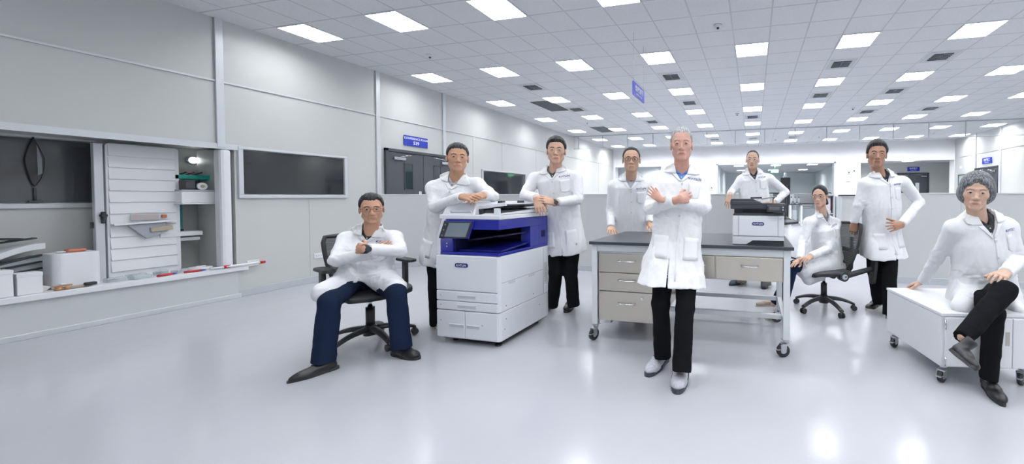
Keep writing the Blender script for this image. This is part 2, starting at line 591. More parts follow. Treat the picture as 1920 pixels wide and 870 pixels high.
# ---- half-height wall with its base strip
def low_wall(name, pts, h, th, m=M_low):
    mb = MB()
    for a, b_ in zip(pts, pts[1:]):
        a, b_ = Vector((*a, 0)), Vector((*b_, 0))
        d = (b_ - a); L = d.length; d.normalize()
        n = Vector((-d.y, d.x, 0))
        c = (a + b_) / 2 + n * th / 2
        mb.box((c.x, c.y, h / 2), (L, th, h), 0, rot=math.atan2(d.y, d.x))
    o = struct(name, mb, m)
    cp = MB(); bs = MB(); jn = MB()
    for a, b_ in zip(pts, pts[1:]):
        a, b_ = Vector((*a, 0)), Vector((*b_, 0))
        d = (b_ - a); L = d.length; d.normalize()
        n = Vector((-d.y, d.x, 0)); r = math.atan2(d.y, d.x)
        c = (a + b_) / 2 + n * th / 2
        cp.box((c.x, c.y, h + .008), (L, th + .012, .016), .003, rot=r)
        c2 = (a + b_) / 2 - n * .006
        bs.box((c2.x, c2.y, .045), (L, .012, .09), .003, rot=r)
        k = int(L / 1.2)
        for i in range(1, k + 1):
            q = a + d * (L * i / (k + 1)) - n * .0015
            jn.box((q.x, q.y, h / 2), (.008, .003, h - .02), 0, rot=r)
    cp.build('cap_strip', M_trim, o); bs.build('base_strip', mat('baseboard grey', (0.5, 0.54, 0.57), 0.4), o)
    if len(jn.bm.verts): jn.build('panel_joint', mat('joint grey', (0.5, 0.53, 0.55), 0.5), o)
    else: jn.bm.free()
    return o
low_wall('wall_low_left', [(XL, 4.98), (-5.7, 5.55), (-2.7, 5.72), (0.28, 5.72)], 1.26, .1)
low_wall('wall_low_right', [(1.68, 5.95), (XR, 5.95)], 1.27, .1)
lw = low_wall('wall_low_far', [(2.12, 10.0), (4.6, 10.0)], 1.22, .1)
MB().bb(2.06, 4.6, 9.97, 10.13, 1.24, 1.28, .004).build('top_rail', M_black, lw)
MB().bb(1.99, 2.11, 9.96, 10.14, 0, 1.24, .006).bb(2.11, 2.13, 9.97, 10.12, 0.05, 1.2).build('end_post', M_trim, lw)

# ---- glass smoke curtain under the ceiling
t = thing('glass_smoke_curtain', (0, 12.0, ZC), label='clear glass smoke curtain with thin metal posts hanging across the ceiling', cat='glass screen')
MB().bb(XL + .01, XR - .01, -.004, .004, -.44, -.02).build('glass_pane', M_glass, t)
MB().bb(XL + .01, XR - .01, -.02, .02, -.025, 0, .003).build('top_rail', M_vent, t)
for k in range(14):
    x = -5.94 + .895 * k
    MB().bb(x - .012, x + .012, -.012, .012, -.44, 0).build('post', M_vent, t)
MB().bb(XL + .01, XR - .01, -.008, .008, -.452, -.438).build('bottom_rail', M_trim, t)

# ================================================================ ceiling lights
ORD = ['first', 'second', 'third', 'fourth', 'fifth', 'sixth', 'seventh', 'eighth', 'ninth', 'tenth', 'eleventh']
def make_lamp():
    t = thing('ceiling_light', (0, 0, ZC))
    MB().bb(-.212, .212, -.222, .222, -.004, -.001).build('diffuser', M_lamp, t)
    f = MB()
    for sx in (-1, 1): f.bb(sx * .214, sx * .226, -.229, .229, -.012, 0)
    for sy in (-1, 1): f.bb(-.226, .226, sy * .222, sy * .23, -.012, 0)
    f.build('frame', M_lampframe, t)
    l = MB()
    for i in range(1, 9): l.bb(-.212, .212, -.222 + i * .0493 - .0015, -.222 + i * .0493 + .0015, -.018, -.005)
    for i in range(1, 6): l.bb(-.212 + i * .0707 - .002, -.212 + i * .0707 + .002, -.222, .222, -.018, -.005)
    l.build('louvre', M_lampframe, t)
    return t
def lamp_near(): pass
cols = [-5.52 + 1.371 * k for k in range(10)]
rows = [3.65 + 1.85 * k for k in range(-3, 7)]
proto = None
LAMPS = {}
for j, y in enumerate(rows):
    for i, x in enumerate(cols):
        if (y > 12.5 and x > 6.9) or (y < 1 and x < -1.5) or (y < 3 and x < -5): continue
        if proto is None:
            proto = make_lamp(); o = proto
        else:
            o = copy_tree(proto)
        o.location = (x, y, ZC)
        if y > 12:
            if y > 12 and 'far_diffuser' not in globals():
                far_diffuser = [c for c in o.children if c.name.startswith('diffuser')][0].data.copy(); far_diffuser.materials[0] = M_lampfar
            [c for c in o.children if c.name.startswith('diffuser')][0].data = far_diffuser
        k = j - 3
        if k < 0:
            tag(o, 'square recessed ceiling light over the near floor, above the top of the picture', 'ceiling light', 'ceiling lights above the picture')
        else:
            side = '%s from the left wall' % ORD[i] if i < 7 else '%s from the right wall' % ORD[9 - i]
            rowt = ('nearest row' if k == 0 else '%s row' % ORD[k]) + (' beyond glass' if y > 12 else '')
            look = 'louvred square ceiling light' if k < 2 else 'glowing square ceiling light'
            tag(o, '%s, %s, %s' % (look, rowt, side), 'ceiling light', 'square ceiling lights in rows')
        LAMPS[(k, i)] = o
# small flat lights in the rooms behind the openings
inner = [(-.7, 18.2, 'left end of the middle opening'), (1.0, 18.2, 'middle of the middle opening'), (2.6, 18.2, 'right end of the middle opening'), (4.5, 17.2, 'left part of the right-hand opening'),
         (6.2, 17.2, 'right part of the right-hand opening'), (-4.6, 16.9, 'left-hand opening behind the glasses wearer'), (1.0, 21.5, 'deep inside the middle opening, nearest its end wall'), (-.7, 21.5, 'deep inside the middle opening, on its left'), (2.6, 21.5, 'deep inside the middle opening, on its right')]
for x, y, s in inner:
    o = copy_tree(proto)
    [c for c in o.children if c.name.startswith('diffuser')][0].data = far_diffuser
    o.location = (x, y, 2.70); tag(o, 'small bright ceiling light beyond, ' + s, 'ceiling light', 'lights in the rooms beyond')

# ================================================================ air vents
def make_vent(wx, wy, n):
    t = thing('ceiling_vent', (0, 0, ZC))
    MB().bb(-wx / 2, wx / 2, -wy / 2, wy / 2, -.004, -.001).build('duct_opening', M_ventdark, t)
    f = MB()
    for s_ in (-1, 1):
        f.bb(s_ * (wx / 2), s_ * (wx / 2 + .07), -wy / 2 - .07, wy / 2 + .07, -.006, 0, .002)
        f.bb(-wx / 2, wx / 2, s_ * (wy / 2), s_ * (wy / 2 + .07), -.006, 0, .002)
    f.build('frame', mat('vent frame', (0.60, 0.63, 0.65), 0.45), t)
    s = MB()
    for i in range(n):
        yy = -wy / 2 + (i + .5) * wy / n
        s.box((0, yy, -.01), (wx, .004, .024), 0, rot=Matrix.Rotation(math.radians(-35), 4, 'X'))
    s.bb(-.004, .004, -wy / 2, wy / 2, -.014, 0)
    s.build('slats', M_vent, t)
    return t
vp = None
vs_ = [(1, 6.43), (3, 6.43), (5, 6.43), (6, 6.43), (1, 8.3), (3, 8.3), (5, 8.3), (6, 8.3), (2, 10.15), (4, 10.15), (6, 10.15), (3, 13.9), (5, 13.9), (7, 10.15), (8, 8.3), (4, 13.9)]
for i, y in vs_:
    if vp is None: vp = make_vent(.26, .28, 5); o = vp
    else: o = copy_tree(vp)
    o.location = (cols[i], y, ZC)
    if (i, y) == (1, 6.43): o.location.x = -4.13
    rn = {6.43: 'nearest vent row', 8.3: 'second vent row back', 10.15: 'third vent row back', 13.9: 'beyond the glass'}[y]
    tag(o, 'slatted ceiling vent, %s, in line with the %s light column from left' % (rn, ORD[i]), 'vent', 'square air vents')
for x, y, s in ((-4.6, 7.85, 'nearer one of the two by the left wall'), (-4.6, 10.95, 'farther one by the left wall')):
    t = thing('return_air_grille', (x, y, ZC), label='dark return air grille, ' + s, cat='vent', group='large dark grilles')
    MB().bb(-.23, .23, -.45, .45, -.006, -.001).build('mesh_panel', M_ventdark, t)
    s_ = MB()
    for k in range(30): s_.bb(-.23, .23, -.45 + k * .031, -.45 + k * .031 + .012, -.012, -.005)
    s_.build('slats', mat('grille dark grey', (0.16, 0.18, 0.19), 0.5), t)
# smoke detectors / sprinkler heads
def make_det():
    t = thing('smoke_detector', (0, 0, ZC))
    MB().lathe([(.0, 0), (.05, 0), (.048, -.018), (.03, -.03), (.0, -.032)]).build('base', M_lampframe, t)
    MB().lathe([(.0, -.03), (.017, -.03), (.013, -.048), (.0, -.05)], seg=12).build('sensor', M_ventdark, t)
    return t
dp = None
for (px_, py_, s) in ((806, 103, 'on the left side between two lights'), (1346, 47, 'nearest the top of the picture, above the row of lights'), (1599, 202, 'high on the right'), (1382, 213, 'left of the middle, before the glass curtain'),
                      (1101, 229, 'near the left wall, before the glass curtain'), (1454, 261, 'in the middle beyond the glass curtain'), (1536, 256, 'beyond the glass curtain, right of the middle'), (1750, 248, 'beyond the glass curtain on the right')):
    q = onz(px_, py_, ZC)
    if dp is None: dp = make_det(); o = dp
    else: o = copy_tree(dp)
    o.location = (q[0], q[1], ZC)
    tag(o, 'small round ceiling detector, ' + s, 'smoke detector', 'ceiling detectors')

# ================================================================ doors
def double_door(idx, loc, rz, wid, h, slit_light=False, closer=True, one=False):
    """front faces local +x... opening lies in local y, from -wid/2 to wid/2"""
    t = thing('door_%d' % idx, loc, rz); t['kind'] = 'structure'
    hw = wid / 2
    f = MB()
    f.bb(0, .05, -hw - .05, -hw, 0, h + .05, .004).bb(0, .05, hw, hw + .05, 0, h + .05, .004).bb(0, .05, -hw - .05, hw + .05, h, h + .05, .004)
    f.build('door_frame', M_doorf, t)
    M_slit = mat('lit door pane', (0.62, 0.68, 0.7), 0.1) if slit_light else mat('dark door pane', (0.02, 0.035, 0.035), 0.06)
    for s_ in (-1, 1):
        y0, y1 = (0.003, hw - .004) if s_ > 0 else (-hw + .004, -.003)
        lf = MB().bb(.004, .03, y0, y1, .006, h - .006, .003).build('door_leaf', M_door, t)
        yc = s_ * hw * (.32 if not slit_light else .36)
        yc = s_ * hw * .45 if not slit_light else s_ * hw * .3
        MB().bb(.03, .034, yc - .075, yc + .075, 1.37, 1.83).build('vision_pane', M_slit, lf)
        fr = MB()
        for sy in (-1, 1): fr.bb(.03, .038, yc + sy * .075, yc + sy * .088, 1.357, 1.843)
        for z in (1.357, 1.83): fr.bb(.03, .038, yc - .088, yc + .088, z, z + .013)
        fr.build('pane_frame', M_doorf, lf)
        if closer:
            a = s_ * hw * .72
            c = MB().bb(.03, .075, a - .11, a + .11, h - .14, h - .085, .008)
            c.tube([(.06, a, h - .08), (.13, a - s_ * .12, h - .055), (.05, a - s_ * .3, h - .03)], .007, 6)
            c.build('door_closer', M_chrome, lf)
        MB().bb(.03, .06, s_ * .05 - .01, s_ * .05 + .01, .95, 1.15, .004).build('door_handle', M_chrome, lf)
    return t
double_door(1, (XL, 5.87, 0), 0, 1.42, 2.02)
double_door(2, (XR, 13.9, 0), PI, 1.12, 2.12, slit_light=True)
double_door(3, (6.80, 18.5, 0), -PI / 2, 1.14, 2.22, slit_light=True)

M_stick = mat('sticker white', (0.8, 0.82, 0.85), 0.5)
q = onX(788.5, 362, XL + .036)
tag(MB().bb(0.001, .003, q[1] - .025, q[1] + .025, q[2] - .03, q[2] + .03).build('door_sticker', M_stick), 'small white square sticker low on the grey double door', 'sticker')
bpy.data.objects['door_sticker'].location.x = XL + .03
flat_mark('door_sticker_mark', M_black, bpy.data.objects['door_sticker'], (.003, q[1], q[2]), (0, 1, 0), (0, 0, 1), text=text_polys('1', .05, True))

# ================================================================ signs
def wall_sign(loc, rz, w_, h_, lines, label, m=M_signblue, name='room_sign'):
    t = thing(name, loc, rz, label=label, cat='sign')
    b = MB().prism(rrect(w_, h_, .012), 1, -.008, 0).build('sign_plate', m, t)
    for txt, sz, zo in lines:
        flat_mark('lettering', M_lettering, t, (0, -.0085, zo), (1, 0, 0), (0, 0, 1), text=text_polys(txt, sz, True))
    return t
wall_sign((XL + .012, 5.73, 2.255), PI / 2, .50, .185, (('CONFERENCE ROOM', .052, .045), ('539', .085, -.035)), 'blue room sign reading conference room 539 above the grey double door')
wall_sign((XR - .012, 13.88, 2.37), -PI / 2, .50, .185, (('會議室二', .085, .02), ('MEETING ROOM', .03, -.055)), 'blue room sign with white characters above the door in the right wall')
wall_sign((6.82, 18.49, 2.435), 0, .48, .19, (('會議室三', .08, .02), ('MEETING ROOM', .03, -.055)), 'blue room sign above the dark door seen through the right-hand opening')
# hanging sign
qa = onz(1186, 95, ZC)
t = thing('hanging_sign', (-1.50, 4.80, 2.625), math.radians(90), label='blue sign with white characters hanging on thin wires from the ceiling', cat='sign')
pa = P(1186.5, 152, 5.6); pb = P(1186.5, 180, 5.6); pc = P(1208.5, 165 + 10, 5.6 * .92)
MB().prism(rrect(.50, .18, .02), 1, -.006, .006).build('sign_plate', M_signblue2, t)
for s_ in (-1, 1):
    sg = flat_mark('lettering', M_lettering, t, (0, s_ * .0065, .018), (-s_, 0, 0), (0, 0, 1), text=text_polys('會議室四', .085, True))
    flat_mark('lettering', M_lettering, t, (0, s_ * .0065, -.05), (-s_, 0, 0), (0, 0, 1), text=text_polys('MEETING ROOM', .032, True))
for s_ in (-.22, .22): MB().cyl((s_, 0, .085), (s_, 0, ZC - 2.625), .0025, seg=6).build('wire', M_chrome, t)

# ================================================================ small fixtures
def outlet(name, loc, rz, label, cat, big=False):
    t = thing(name, loc, rz, label=label, cat=cat)
    MB().box((0, -.005, 0), (.12, .01, .075), .004).build('cover_plate', M_ledge, t)
    s = MB()
    for dx in (-.03, .0, .03) if not big else (-.025, .025):
        s.box((dx, -.011, 0), (.006, .002, .022), 0)
    s.build('socket_slots', M_vent, t)
    return t
q = onX(597, 479, XL); outlet('wall_outlet', (XL, q[1], q[2]), PI / 2, 'white wall outlet on the left wall beside the mesh chair', 'outlet')
q = onX(474, 493, XL); outlet('wall_outlet', (XL, q[1], q[2]), PI / 2, 'white wall outlet just right of the ledge end', 'outlet')
q = onY(1338, 350, YB); 
t = thing('wall_switch_box', (-1.72, YB - .001, 1.62), label='small white switch box with dark mark on the back wall beside the middle opening', cat='switch')
MB().box((0, -.02, 0), (.13, .04, .2), .006).build('box', M_ledge, t)
MB().box((0, -.042, -.03), (.04, .006, .06), .002).build('switch', M_ventdark, t)
for k, (px_, py_, s) in enumerate(((1591, 324, 'lower of the two little boxes on the back wall'), (1601, 321, 'upper of the two little boxes on the back wall'))):
    q = onY(px_, py_, YB)
    t = thing('wall_alarm', (q[0], YB, q[2]), label='small grey alarm unit, ' + s, cat='alarm', group='alarm units on the back wall')
    MB().box((0, -.03, 0), (.1, .06, .1), .01).build('body', M_lampframe, t)
    MB().lathe([(0, 0), (.03, 0), (.02, .02), (0, .022)], seg=12, M=Matrix.Translation((0, -.06, .01)) @ Matrix.Rotation(PI / 2, 4, 'X')).build('sounder', M_ventdark, t)
q = onY(1590, 337, YB)
t = thing('notice_box', (q[0], YB, q[2]), label='white lit notice box under the alarm units on the back wall', cat='notice')
MB().box((0, -.03, 0), (.15, .06, .13), .008).build('box', M_ledge, t)
MB().box((0, -.03, .09), (.19, .05, .015), .004).build('hood', M_vent, t)
q = onX(1782, 315, XR)
t = thing('emergency_lamp', (XR, 15.45, 2.28), PI / 2, label='twin-head emergency lamp on the right wall near the corner', cat='emergency light')
MB().box((0, -.03, 0), (.2, .06, .12), .01).build('body', M_lampframe, t)
for s_ in (-1, 1):
    MB().lathe([(0, 0), (.05, 0), (.06, .05), (0, .055)], seg=14, M=Matrix.Translation((s_ * .1, -.06, -.08)) @ Matrix.Rotation(PI / 2, 4, 'X')).build('lamp_head', M_chrome, t)
# framed window next to the right wall door
t = thing('window_4', (XR, 15.1, 1.2)); t['kind'] = 'structure'
MB().bb(-.03, 0, -.4, .4, 0, .78).build('window_pane', mat('pale pane', (0.5, 0.58, 0.58), 0.15), t)
f = MB()
for y in (-.42, .4): f.bb(-.045, 0, y, y + .03, 0, .8)
f.bb(-.045, 0, -.42, .43, .78, .81)
f.build('window_frame', M_doorf, t)
# exit sign and dark cabinet in the far middle room
t = thing('exit_sign', (.97, 18.4, 2.42), label='green glowing exit sign hanging in the middle opening', cat='sign')
MB().box((0, 0, 0), (.34, .05, .15), .008).build('lightbox', mat('exit green', (0.1, 0.6, 0.3), 0.4, emit=(0.25, 1.0, 0.5), estr=1.1), t)
flat_mark('lettering', M_lettering, t, (0, -.0265, 0), (1, 0, 0), (0, 0, 1), text=text_polys('EXIT', .11, True))
MB().cyl((0, 0, .07), (0, 0, .28), .008, seg=8).build('hanger', M_chrome, t)
t = thing('equipment_rack', (1.42, 18.2, 0), label='tall black equipment cabinet standing in the middle opening', cat='cabinet')
MB().box((0, 0, 1.05), (.42, .5, 2.1), .01).build('body', M_black, t)
MB().box((0, -.255, 1.5), (.36, .01, .5), .004).build('screen_panel', M_dglass, t)
MB().box((0, 0, 2.14), (.16, .16, .08), .01).lathe([(0, 2.18), (.05, 2.18), (.05, 2.3), (.02, 2.33), (0, 2.33)], seg=12).build('beacon', M_vent, t)
# ================================================================ ledge and things on it (left)
M_panelgrey = mat('ledge panel', (0.60, 0.63, 0.62), 0.45)
M_paper = mat('paper white', (0.85, 0.86, 0.88), 0.6)
M_cleara = mat('clear plastic', (0.75, 0.82, 0.86), 0.15, alpha=0.45)
M_red = mat('red plastic', (0.45, 0.02, 0.02), 0.35)
M_coral = mat('coral foam', (0.5, 0.16, 0.11), 0.6, bump=.6, bscale=80)
M_teal = mat('teal plastic', (0.0, 0.25, 0.2), 0.4)
M_tan = mat('tan card', (0.42, 0.36, 0.28), 0.6)
LT = .385
t = thing('display_ledge', (XL, 2.0, 0), label='long low white ledge with grey front panel along the left wall', cat='ledge')
MB().bb(RX - XL + .005, .06, -4.9, 1.30, RZ0 - .03, LT - .001, .006).build('ledge_top', M_ledge, t)
MB().bb(.001, .02, -4.9, 1.22, .05, RZ0 - .03).build('front_panel', M_panelgrey, t)
MB().bb(.0, .035, -4.9, 1.24, .0, .05, .004).build('plinth', M_trim, t)
# niche surround
t = thing('niche_frame', (XL, 2.48, LT), label='white rounded upright frame at the right end of the recess', cat='frame')
MB().bb(-.10, .035, .60, .70, 0, RZ1 - LT - .02, .03).build('upright', M_ledge, t)
MB().bb(-.5, -.1, .66, .70, 0, RZ1 - LT - .02, .004).build('side_panel', M_wall, t)
# slatted panel
t = thing('slatted_panel', (-6.42, 2.64, LT), label='tall white slatted panel with rounded corners standing on the ledge', cat='panel')
H_ = 1.40
MB().prism([(u, v + H_ / 2) for u, v in rrect(.50, H_, .03)], 0, -.05, 0, bev=.004).build('board', M_ledge, t)
s = MB()
for k in range(11):
    z = .07 + k * .12
    s.prism([(0.0, z), (.016, z + .004), (.004, z + .112), (0, z + .112)], 1, -.235, .215)
s.build('slats', M_paper, t)
MB().bb(-.05, .0, -.32, -.262, 0, H_ - .01, .006).build('side_post', M_trim, t)
MB().bb(0, .02, -.29, -.26, .58, .70, .008).cyl((.0, -.28, .66), (.05, -.28, .66), .018).build('latch', M_ventdark, t)
# things clipped on the panel
t = thing('copper_parts_packet', (-6.39, 2.62, LT + .60), label='clear packet of copper-coloured parts fixed on the slatted panel', cat='packet')
MB().bb(0, .02, -.1, .1, 0, .07, .006).build('wrapper', M_cleara, t)
MB().bb(.004, .016, -.09, -.03, .01, .06, .004).bb(.004, .018, -.01, .09, .012, .06, .004).bb(.0, .03, .11, .15, .015, .055, .01).build('copper_strips', mat('copper parts', (0.45, 0.17, 0.09), 0.45, metal=.3, bump=.5, bscale=50), t)
t = thing('paper_holder', (-6.39, 2.62, LT + .42), label='grey folded holder with fan of paper on the slatted panel', cat='holder')
MB().prism([(-.12, .13), (.14, .15), (.10, .02), (.0, -.02)], 0, 0, .03).build('pocket', mat('grey fold', (0.36, 0.38, 0.42), 0.5), t)
MB().prism([(-.22, .15), (.2, .17), (.2, .155), (-.22, .135)], 0, .0, .06).build('lip', M_paper, t)
MB().box((.03, .1, .08), (.04, .16, .05), .006, rot=Matrix.Rotation(.12, 4, 'X')).build('card_stack', M_tan, t)
t = thing('wall_roller', (-6.46, 2.32, 1.03), label='little round black roller bracket left of the slatted panel', cat='bracket')
MB().cyl((0, .03, 0), (0, .075, 0), .035).build('roller', M_black, t)
MB().box((0, .0, -.08), (.03, .03, .06), .004).build('bracket', M_doorf, t)
# shelf
t = thing('wall_shelf', (RX, 2.99, 1.16), label='deep white box shelf in the recess right of the slatted panel', cat='shelf')
MB().bb(.002, .40, -.14, .14, 0, .14, .008).build('box', M_paper, t)
MB().bb(.002, .43, -.15, .16, -.012, 0, .004).build('lip', M_ledge, t)
MB().bb(.002, .41, -.145, .145, .14, .155, .003).build('lid', M_vent, t)
t = thing('green_tool_tray', (-6.50, 2.985, 1.44), label='green tray holding small tools above the white shelf', cat='tray')
MB().prism([(-.13, .0), (.15, .0), (.17, .02), (.16, .05), (-.13, .05)], 0, -.08, .08, bev=.004).build('tray', M_teal, t)
tl = MB()
for k in range(4): tl.cyl((-.05 + .03 * k, -.09 + .04 * k, .05), (-.03 + .03 * k, -.05 + .05 * k, .085), .009, seg=8)
tl.build('tools', M_ventdark, t)
MB().cyl((.0, .04, .05), (.0, .04, .09), .03).build('red_cap', mat('rose plastic', (0.5, 0.2, 0.22), 0.4), t)
MB().cyl((0, -.08, -.105), (0, -.08, .0), .006).cyl((0, .1, -.105), (0, .1, .0), .006).build('foot', M_teal, t)
t = thing('black_speaker_box', (-6.38, 2.93, 1.3155), label='small black box at the left end of the white shelf', cat='box')
MB().box((0, 0, .055), (.12, .09, .11), .008).build('body', M_black, t)
MB().bb(.06, .063, -.035, .035, .02, .09).build('front_plate', M_doorf, t)
t = thing('tape_roll', (-6.345, 3.03, 1.3155), label='white roll standing under the green tray on the shelf', cat='roll')
MB().cyl((-.02, 0, .042), (.02, 0, .042), .042, seg=24).build('roll', M_paper, t)
MB().cyl((-.022, 0, .042), (.022, 0, .042), .018, seg=16).build('core', M_tan, t)
t = thing('teal_strap', (-6.6, 2.97, .84), label='teal strap hanging down beneath the white shelf', cat='strap')
MB().bb(-.004, .004, -.018, .018, 0, .30, .002).build('strap', mat('teal strap', (0.03, 0.27, 0.3), 0.5), t)
MB().bb(-.006, .006, -.024, .024, -.012, .01, .002).build('buckle', M_ventdark, t)
t = thing('small_wall_bracket', (RX, 2.93, .78), label='white ledge bracket under the teal strap', cat='bracket')
MB().bb(0, .3, -.2, .13, 0, .05, .006).bb(0, .25, -.2, .13, -.06, -.02, .006).build('ledge', M_paper, t)
t = thing('recess_spotlight', (RX + .001, 3.12, 1.68), label='small bright round lamp high on the back of the recess', cat='lamp')
MB().lathe([(0, 0), (.045, 0), (.05, .015), (.042, .03), (0, .032)], seg=20, M=Matrix.Rotation(PI / 2, 4, 'Y')).build('housing', M_lampframe, t)
MB().lathe([(0, .0), (.038, .0), (.036, .006), (0, .007)], seg=20, M=Matrix.Translation((.032, 0, 0)) @ Matrix.Rotation(PI / 2, 4, 'Y')).build('lens', mat('spot lens', (1, 1, 1), 0.4, emit=(0.95, 0.98, 1.0), estr=9.0), t)
# on the ledge
t = thing('white_bin', (-6.30, 2.14, LT), label='large plain white round-cornered bin on the ledge', cat='bin')
MB().prism(rrect(.22, .26, .05), 2, 0, .325, bev=.004).build('body', M_ledge, t)
t = thing('coral_sponge', (-6.30, 2.16, LT + .326), label='coral red sponge lying on top of the white bin', cat='sponge')
MB().box((0, 0, .014), (.07, .11, .028), .012).build('body', M_coral, t)
MB().box((0, -.08, .008), (.04, .05, .012), .005).build('tag', M_paper, t)
t = thing('curved_paper_feeder', (-6.53, 1.83, LT), label='grey and white curved paper feeder at the left end of the ledge', cat='paper feeder')
pr = []
for k in range(9):
    a = k / 8
    pr.append((-.20 + .42 * a, .20 + .22 * math.sin(a * PI * .5)))
pr2 = [(u, v - .055) for u, v in pr[::-1]]
MB().prism(pr + pr2, 0, -.12, .1, bev=.004).build('curved_tray', M_lampframe, t)
MB().prism([(-.2, .0), (.2, .0), (.22, .2), (.2, .3), (-.05, .22), (-.2, .12)], 0, -.1, .06, bev=.006).build('body', M_vent, t)
for k in range(3): MB().box((.07, .11, .17 + .06 * k), (.02, .2, .016), .003, rot=Matrix.Rotation(.18, 4, 'X')).build('slot', M_ventdark, t)
MB().box((0, .05, .47), (.1, .16, .02), .004, rot=Matrix.Rotation(-.1, 4, 'X')).box((0, .1, .45), (.08, .2, .012), .004, rot=Matrix.Rotation(.15, 4, 'X')).build('guide_plate', M_ventdark, t)
for k, (y, h, s) in enumerate(((1.875, .19, 'taller one in front of the curved feeder'), (1.74, .23, 'one at the very left edge of the picture'))):
    t = thing('white_carton', (-6.19, y, LT), label='white carton on the ledge, ' + s, cat='box', group='white cartons on the ledge')
    MB().box((0, 0, h / 2), (.12, .12, h), .005).build('body', M_paper, t)
    MB().box((0, 0, h - .02), (.124, .124, .035), .004).build('lid', M_ledge, t)
t = thing('copper_gadget', (-6.13, 2.03, LT), label='small copper and white mechanical gadget near the ledge front', cat='gadget')
MB().cyl((-.0, -.02, .0), (0, -.02, .03), .02).cyl((0, .02, .0), (0, .02, .026), .016).box((0, 0, .04), (.02, .1, .012), .003).build('rollers', mat('copper', (0.5, 0.25, 0.12), 0.35, metal=.6), t)
MB().box((0, 0, .055), (.05, .03, .012), .004).build('white_cap', M_paper, t)
t = thing('tan_toner_bar', (-6.15, 2.09, LT), label='tan and black bar lying flat left of the white bin', cat='bar')
MB().box((0, 0, .012), (.04, .2, .02), .005, rot=.12).build('bar', M_tan, t)
MB().box((.01, .09, .025), (.035, .07, .03), .008, rot=.12).build('black_end', M_ventdark, t)
t = thing('curled_white_sheet', (-6.30, 1.94, LT), label='curled white sheet lying behind the copper gadget', cat='sheet')
MB().prism([(-.07, 0), (.05, .0), (.07, .03), (.03, .05), (-.03, .045), (-.07, .02)], 0, -.05, .06, bev=.003).build('sheet', M_paper, t)
t = thing('coral_block', (-6.42, 1.985, LT), label='dark coral block standing behind the curled white sheet', cat='block')
MB().box((0, 0, .05), (.05, .06, .1), .02).build('body', M_coral, t)
for k in range(5):
    lab = ['clear plastic cartridge nearest the white bin', 'clear plastic cartridge second from the white bin', 'clear plastic cartridge in the middle of the ledge', 'clear plastic cartridge behind the red pen', 'flat clear plastic tray below the slatted panel'][k]
    x, y = ((-6.24, 2.36), (-6.20, 2.50), (-6.34, 2.53), (-6.26, 2.80), (-6.34, 2.70))[k]
    t = thing('clear_cartridge', (x, y, LT), .2 * k, label=lab, cat='cartridge', group='clear cartridges on the ledge')
    MB().box((0, 0, .02), (.07, .13, .038), .008).build('shell', M_cleara, t)
    MB().box((0, -.02, .02), (.04, .05, .02), .004).build('insert', M_vent if k % 2 else M_ventdark, t)
for k, (x, y, rz, lab) in enumerate(((-6.14, 2.66, .25, 'red and blue pen lying nearer the slatted panel'), (-6.13, 2.86, -.15, 'red and blue pen lying further right on the ledge'))):
    t = thing('red_pen', (x, y, LT), rz, label=lab, cat='pen', group='red pens on the ledge')
    MB().cyl((0, -.08, .012), (0, .04, .012), .012).build('barrel', M_red, t)
    MB().cyl((0, .04, .012), (0, .08, .012), .012, .006).build('cap', mat('pen blue', (0.05, 0.08, 0.4), 0.4), t)
t = thing('oval_white_lid', (-6.27, 2.97, LT), label='oval white lid lying at the right end of the ledge', cat='lid')
MB().prism([(.08 * math.cos(a * PI / 12), .095 * math.sin(a * PI / 12)) for a in range(24)], 2, 0, .035, bev=.01).build('lid', M_paper, t)
MB().box((0, 0, .04), (.02, .08, .012), .003).build('grip', M_ledge, t)
t = thing('red_ended_tube', (-6.08, 3.32, LT + .002), label='white tube with two red ends lying over the ledge end', cat='tube')
MB().cyl((-.01, -.36, .016), (.0, .08, .016), .014).build('tube', M_paper, t)
MB().cyl((.0, .08, .016), (.0, .13, .016), .017).build('end_cap', M_red, t)
MB().cyl((-.01, -.25, .016), (-.01, -.19, .016), .017).build('end_cap', M_red, t)
# dark lens-shaped screen on the glass of window 3
t = thing('wall_monitor', (RX + .013, 2.08, 1.56), label='dark pointed oval screen leaning on the far left window', cat='screen')
MB().prism([(.0, .25), (.025, .16), (.055, .04), (.05, -.06), (.03, -.16), (.0, -.23), (-.02, -.19), (-.045, -.04), (-.05, .03), (-.03, .14)], 0, 0, .03, bev=.006).build('screen', mat('screen charcoal', (0.012, 0.014, 0.017), 0.3), t)
MB().prism([(.012, .17), (.036, .04), (.036, -.10), (.012, -.12)], 0, .03, .036).build('reflector', mat('pale grey', (0.2, 0.21, 0.23), 0.3), t)
MB().cyl((.012, -.0, -.24), (.012, .0, -.36), .008).box((.014, 0, -.37), (.028, .07, .02), .004).build('stand', M_doorf, t)
# ================================================================ furniture and machines
M_mfpw = mat('machine white', (0.80, 0.83, 0.87), 0.38)
M_mfpg = mat('machine seam grey', (0.30, 0.33, 0.36), 0.5)
M_mfpb = mat('machine blue', (0.012, 0.018, 0.26), 0.22, coat=.3)
M_mfpb2 = mat('machine deep blue', (0.003, 0.004, 0.045), 0.3)
M_mfpb3 = mat('machine tray blue', (0.007, 0.010, 0.15), 0.3)
M_screen = mat('touch screen', (0.20, 0.24, 0.28), 0.12)
M_char = mat('charcoal plastic', (0.028, 0.03, 0.036), 0.42)
M_benchtop = mat('bench top', (0.035, 0.04, 0.05), 0.3)
M_frame = mat('white steel', (0.76, 0.80, 0.82), 0.35)
def steel():
    m = mat('brushed steel', (0.60, 0.565, 0.49), 0.28, metal=.9, var=.03, vscale=3)
    return m
M_steel = steel()
M_rubber = mat('rubber', (0.02, 0.02, 0.022), 0.6)
M_badge = mat('badge navy', (0.012, 0.02, 0.14), 0.3)
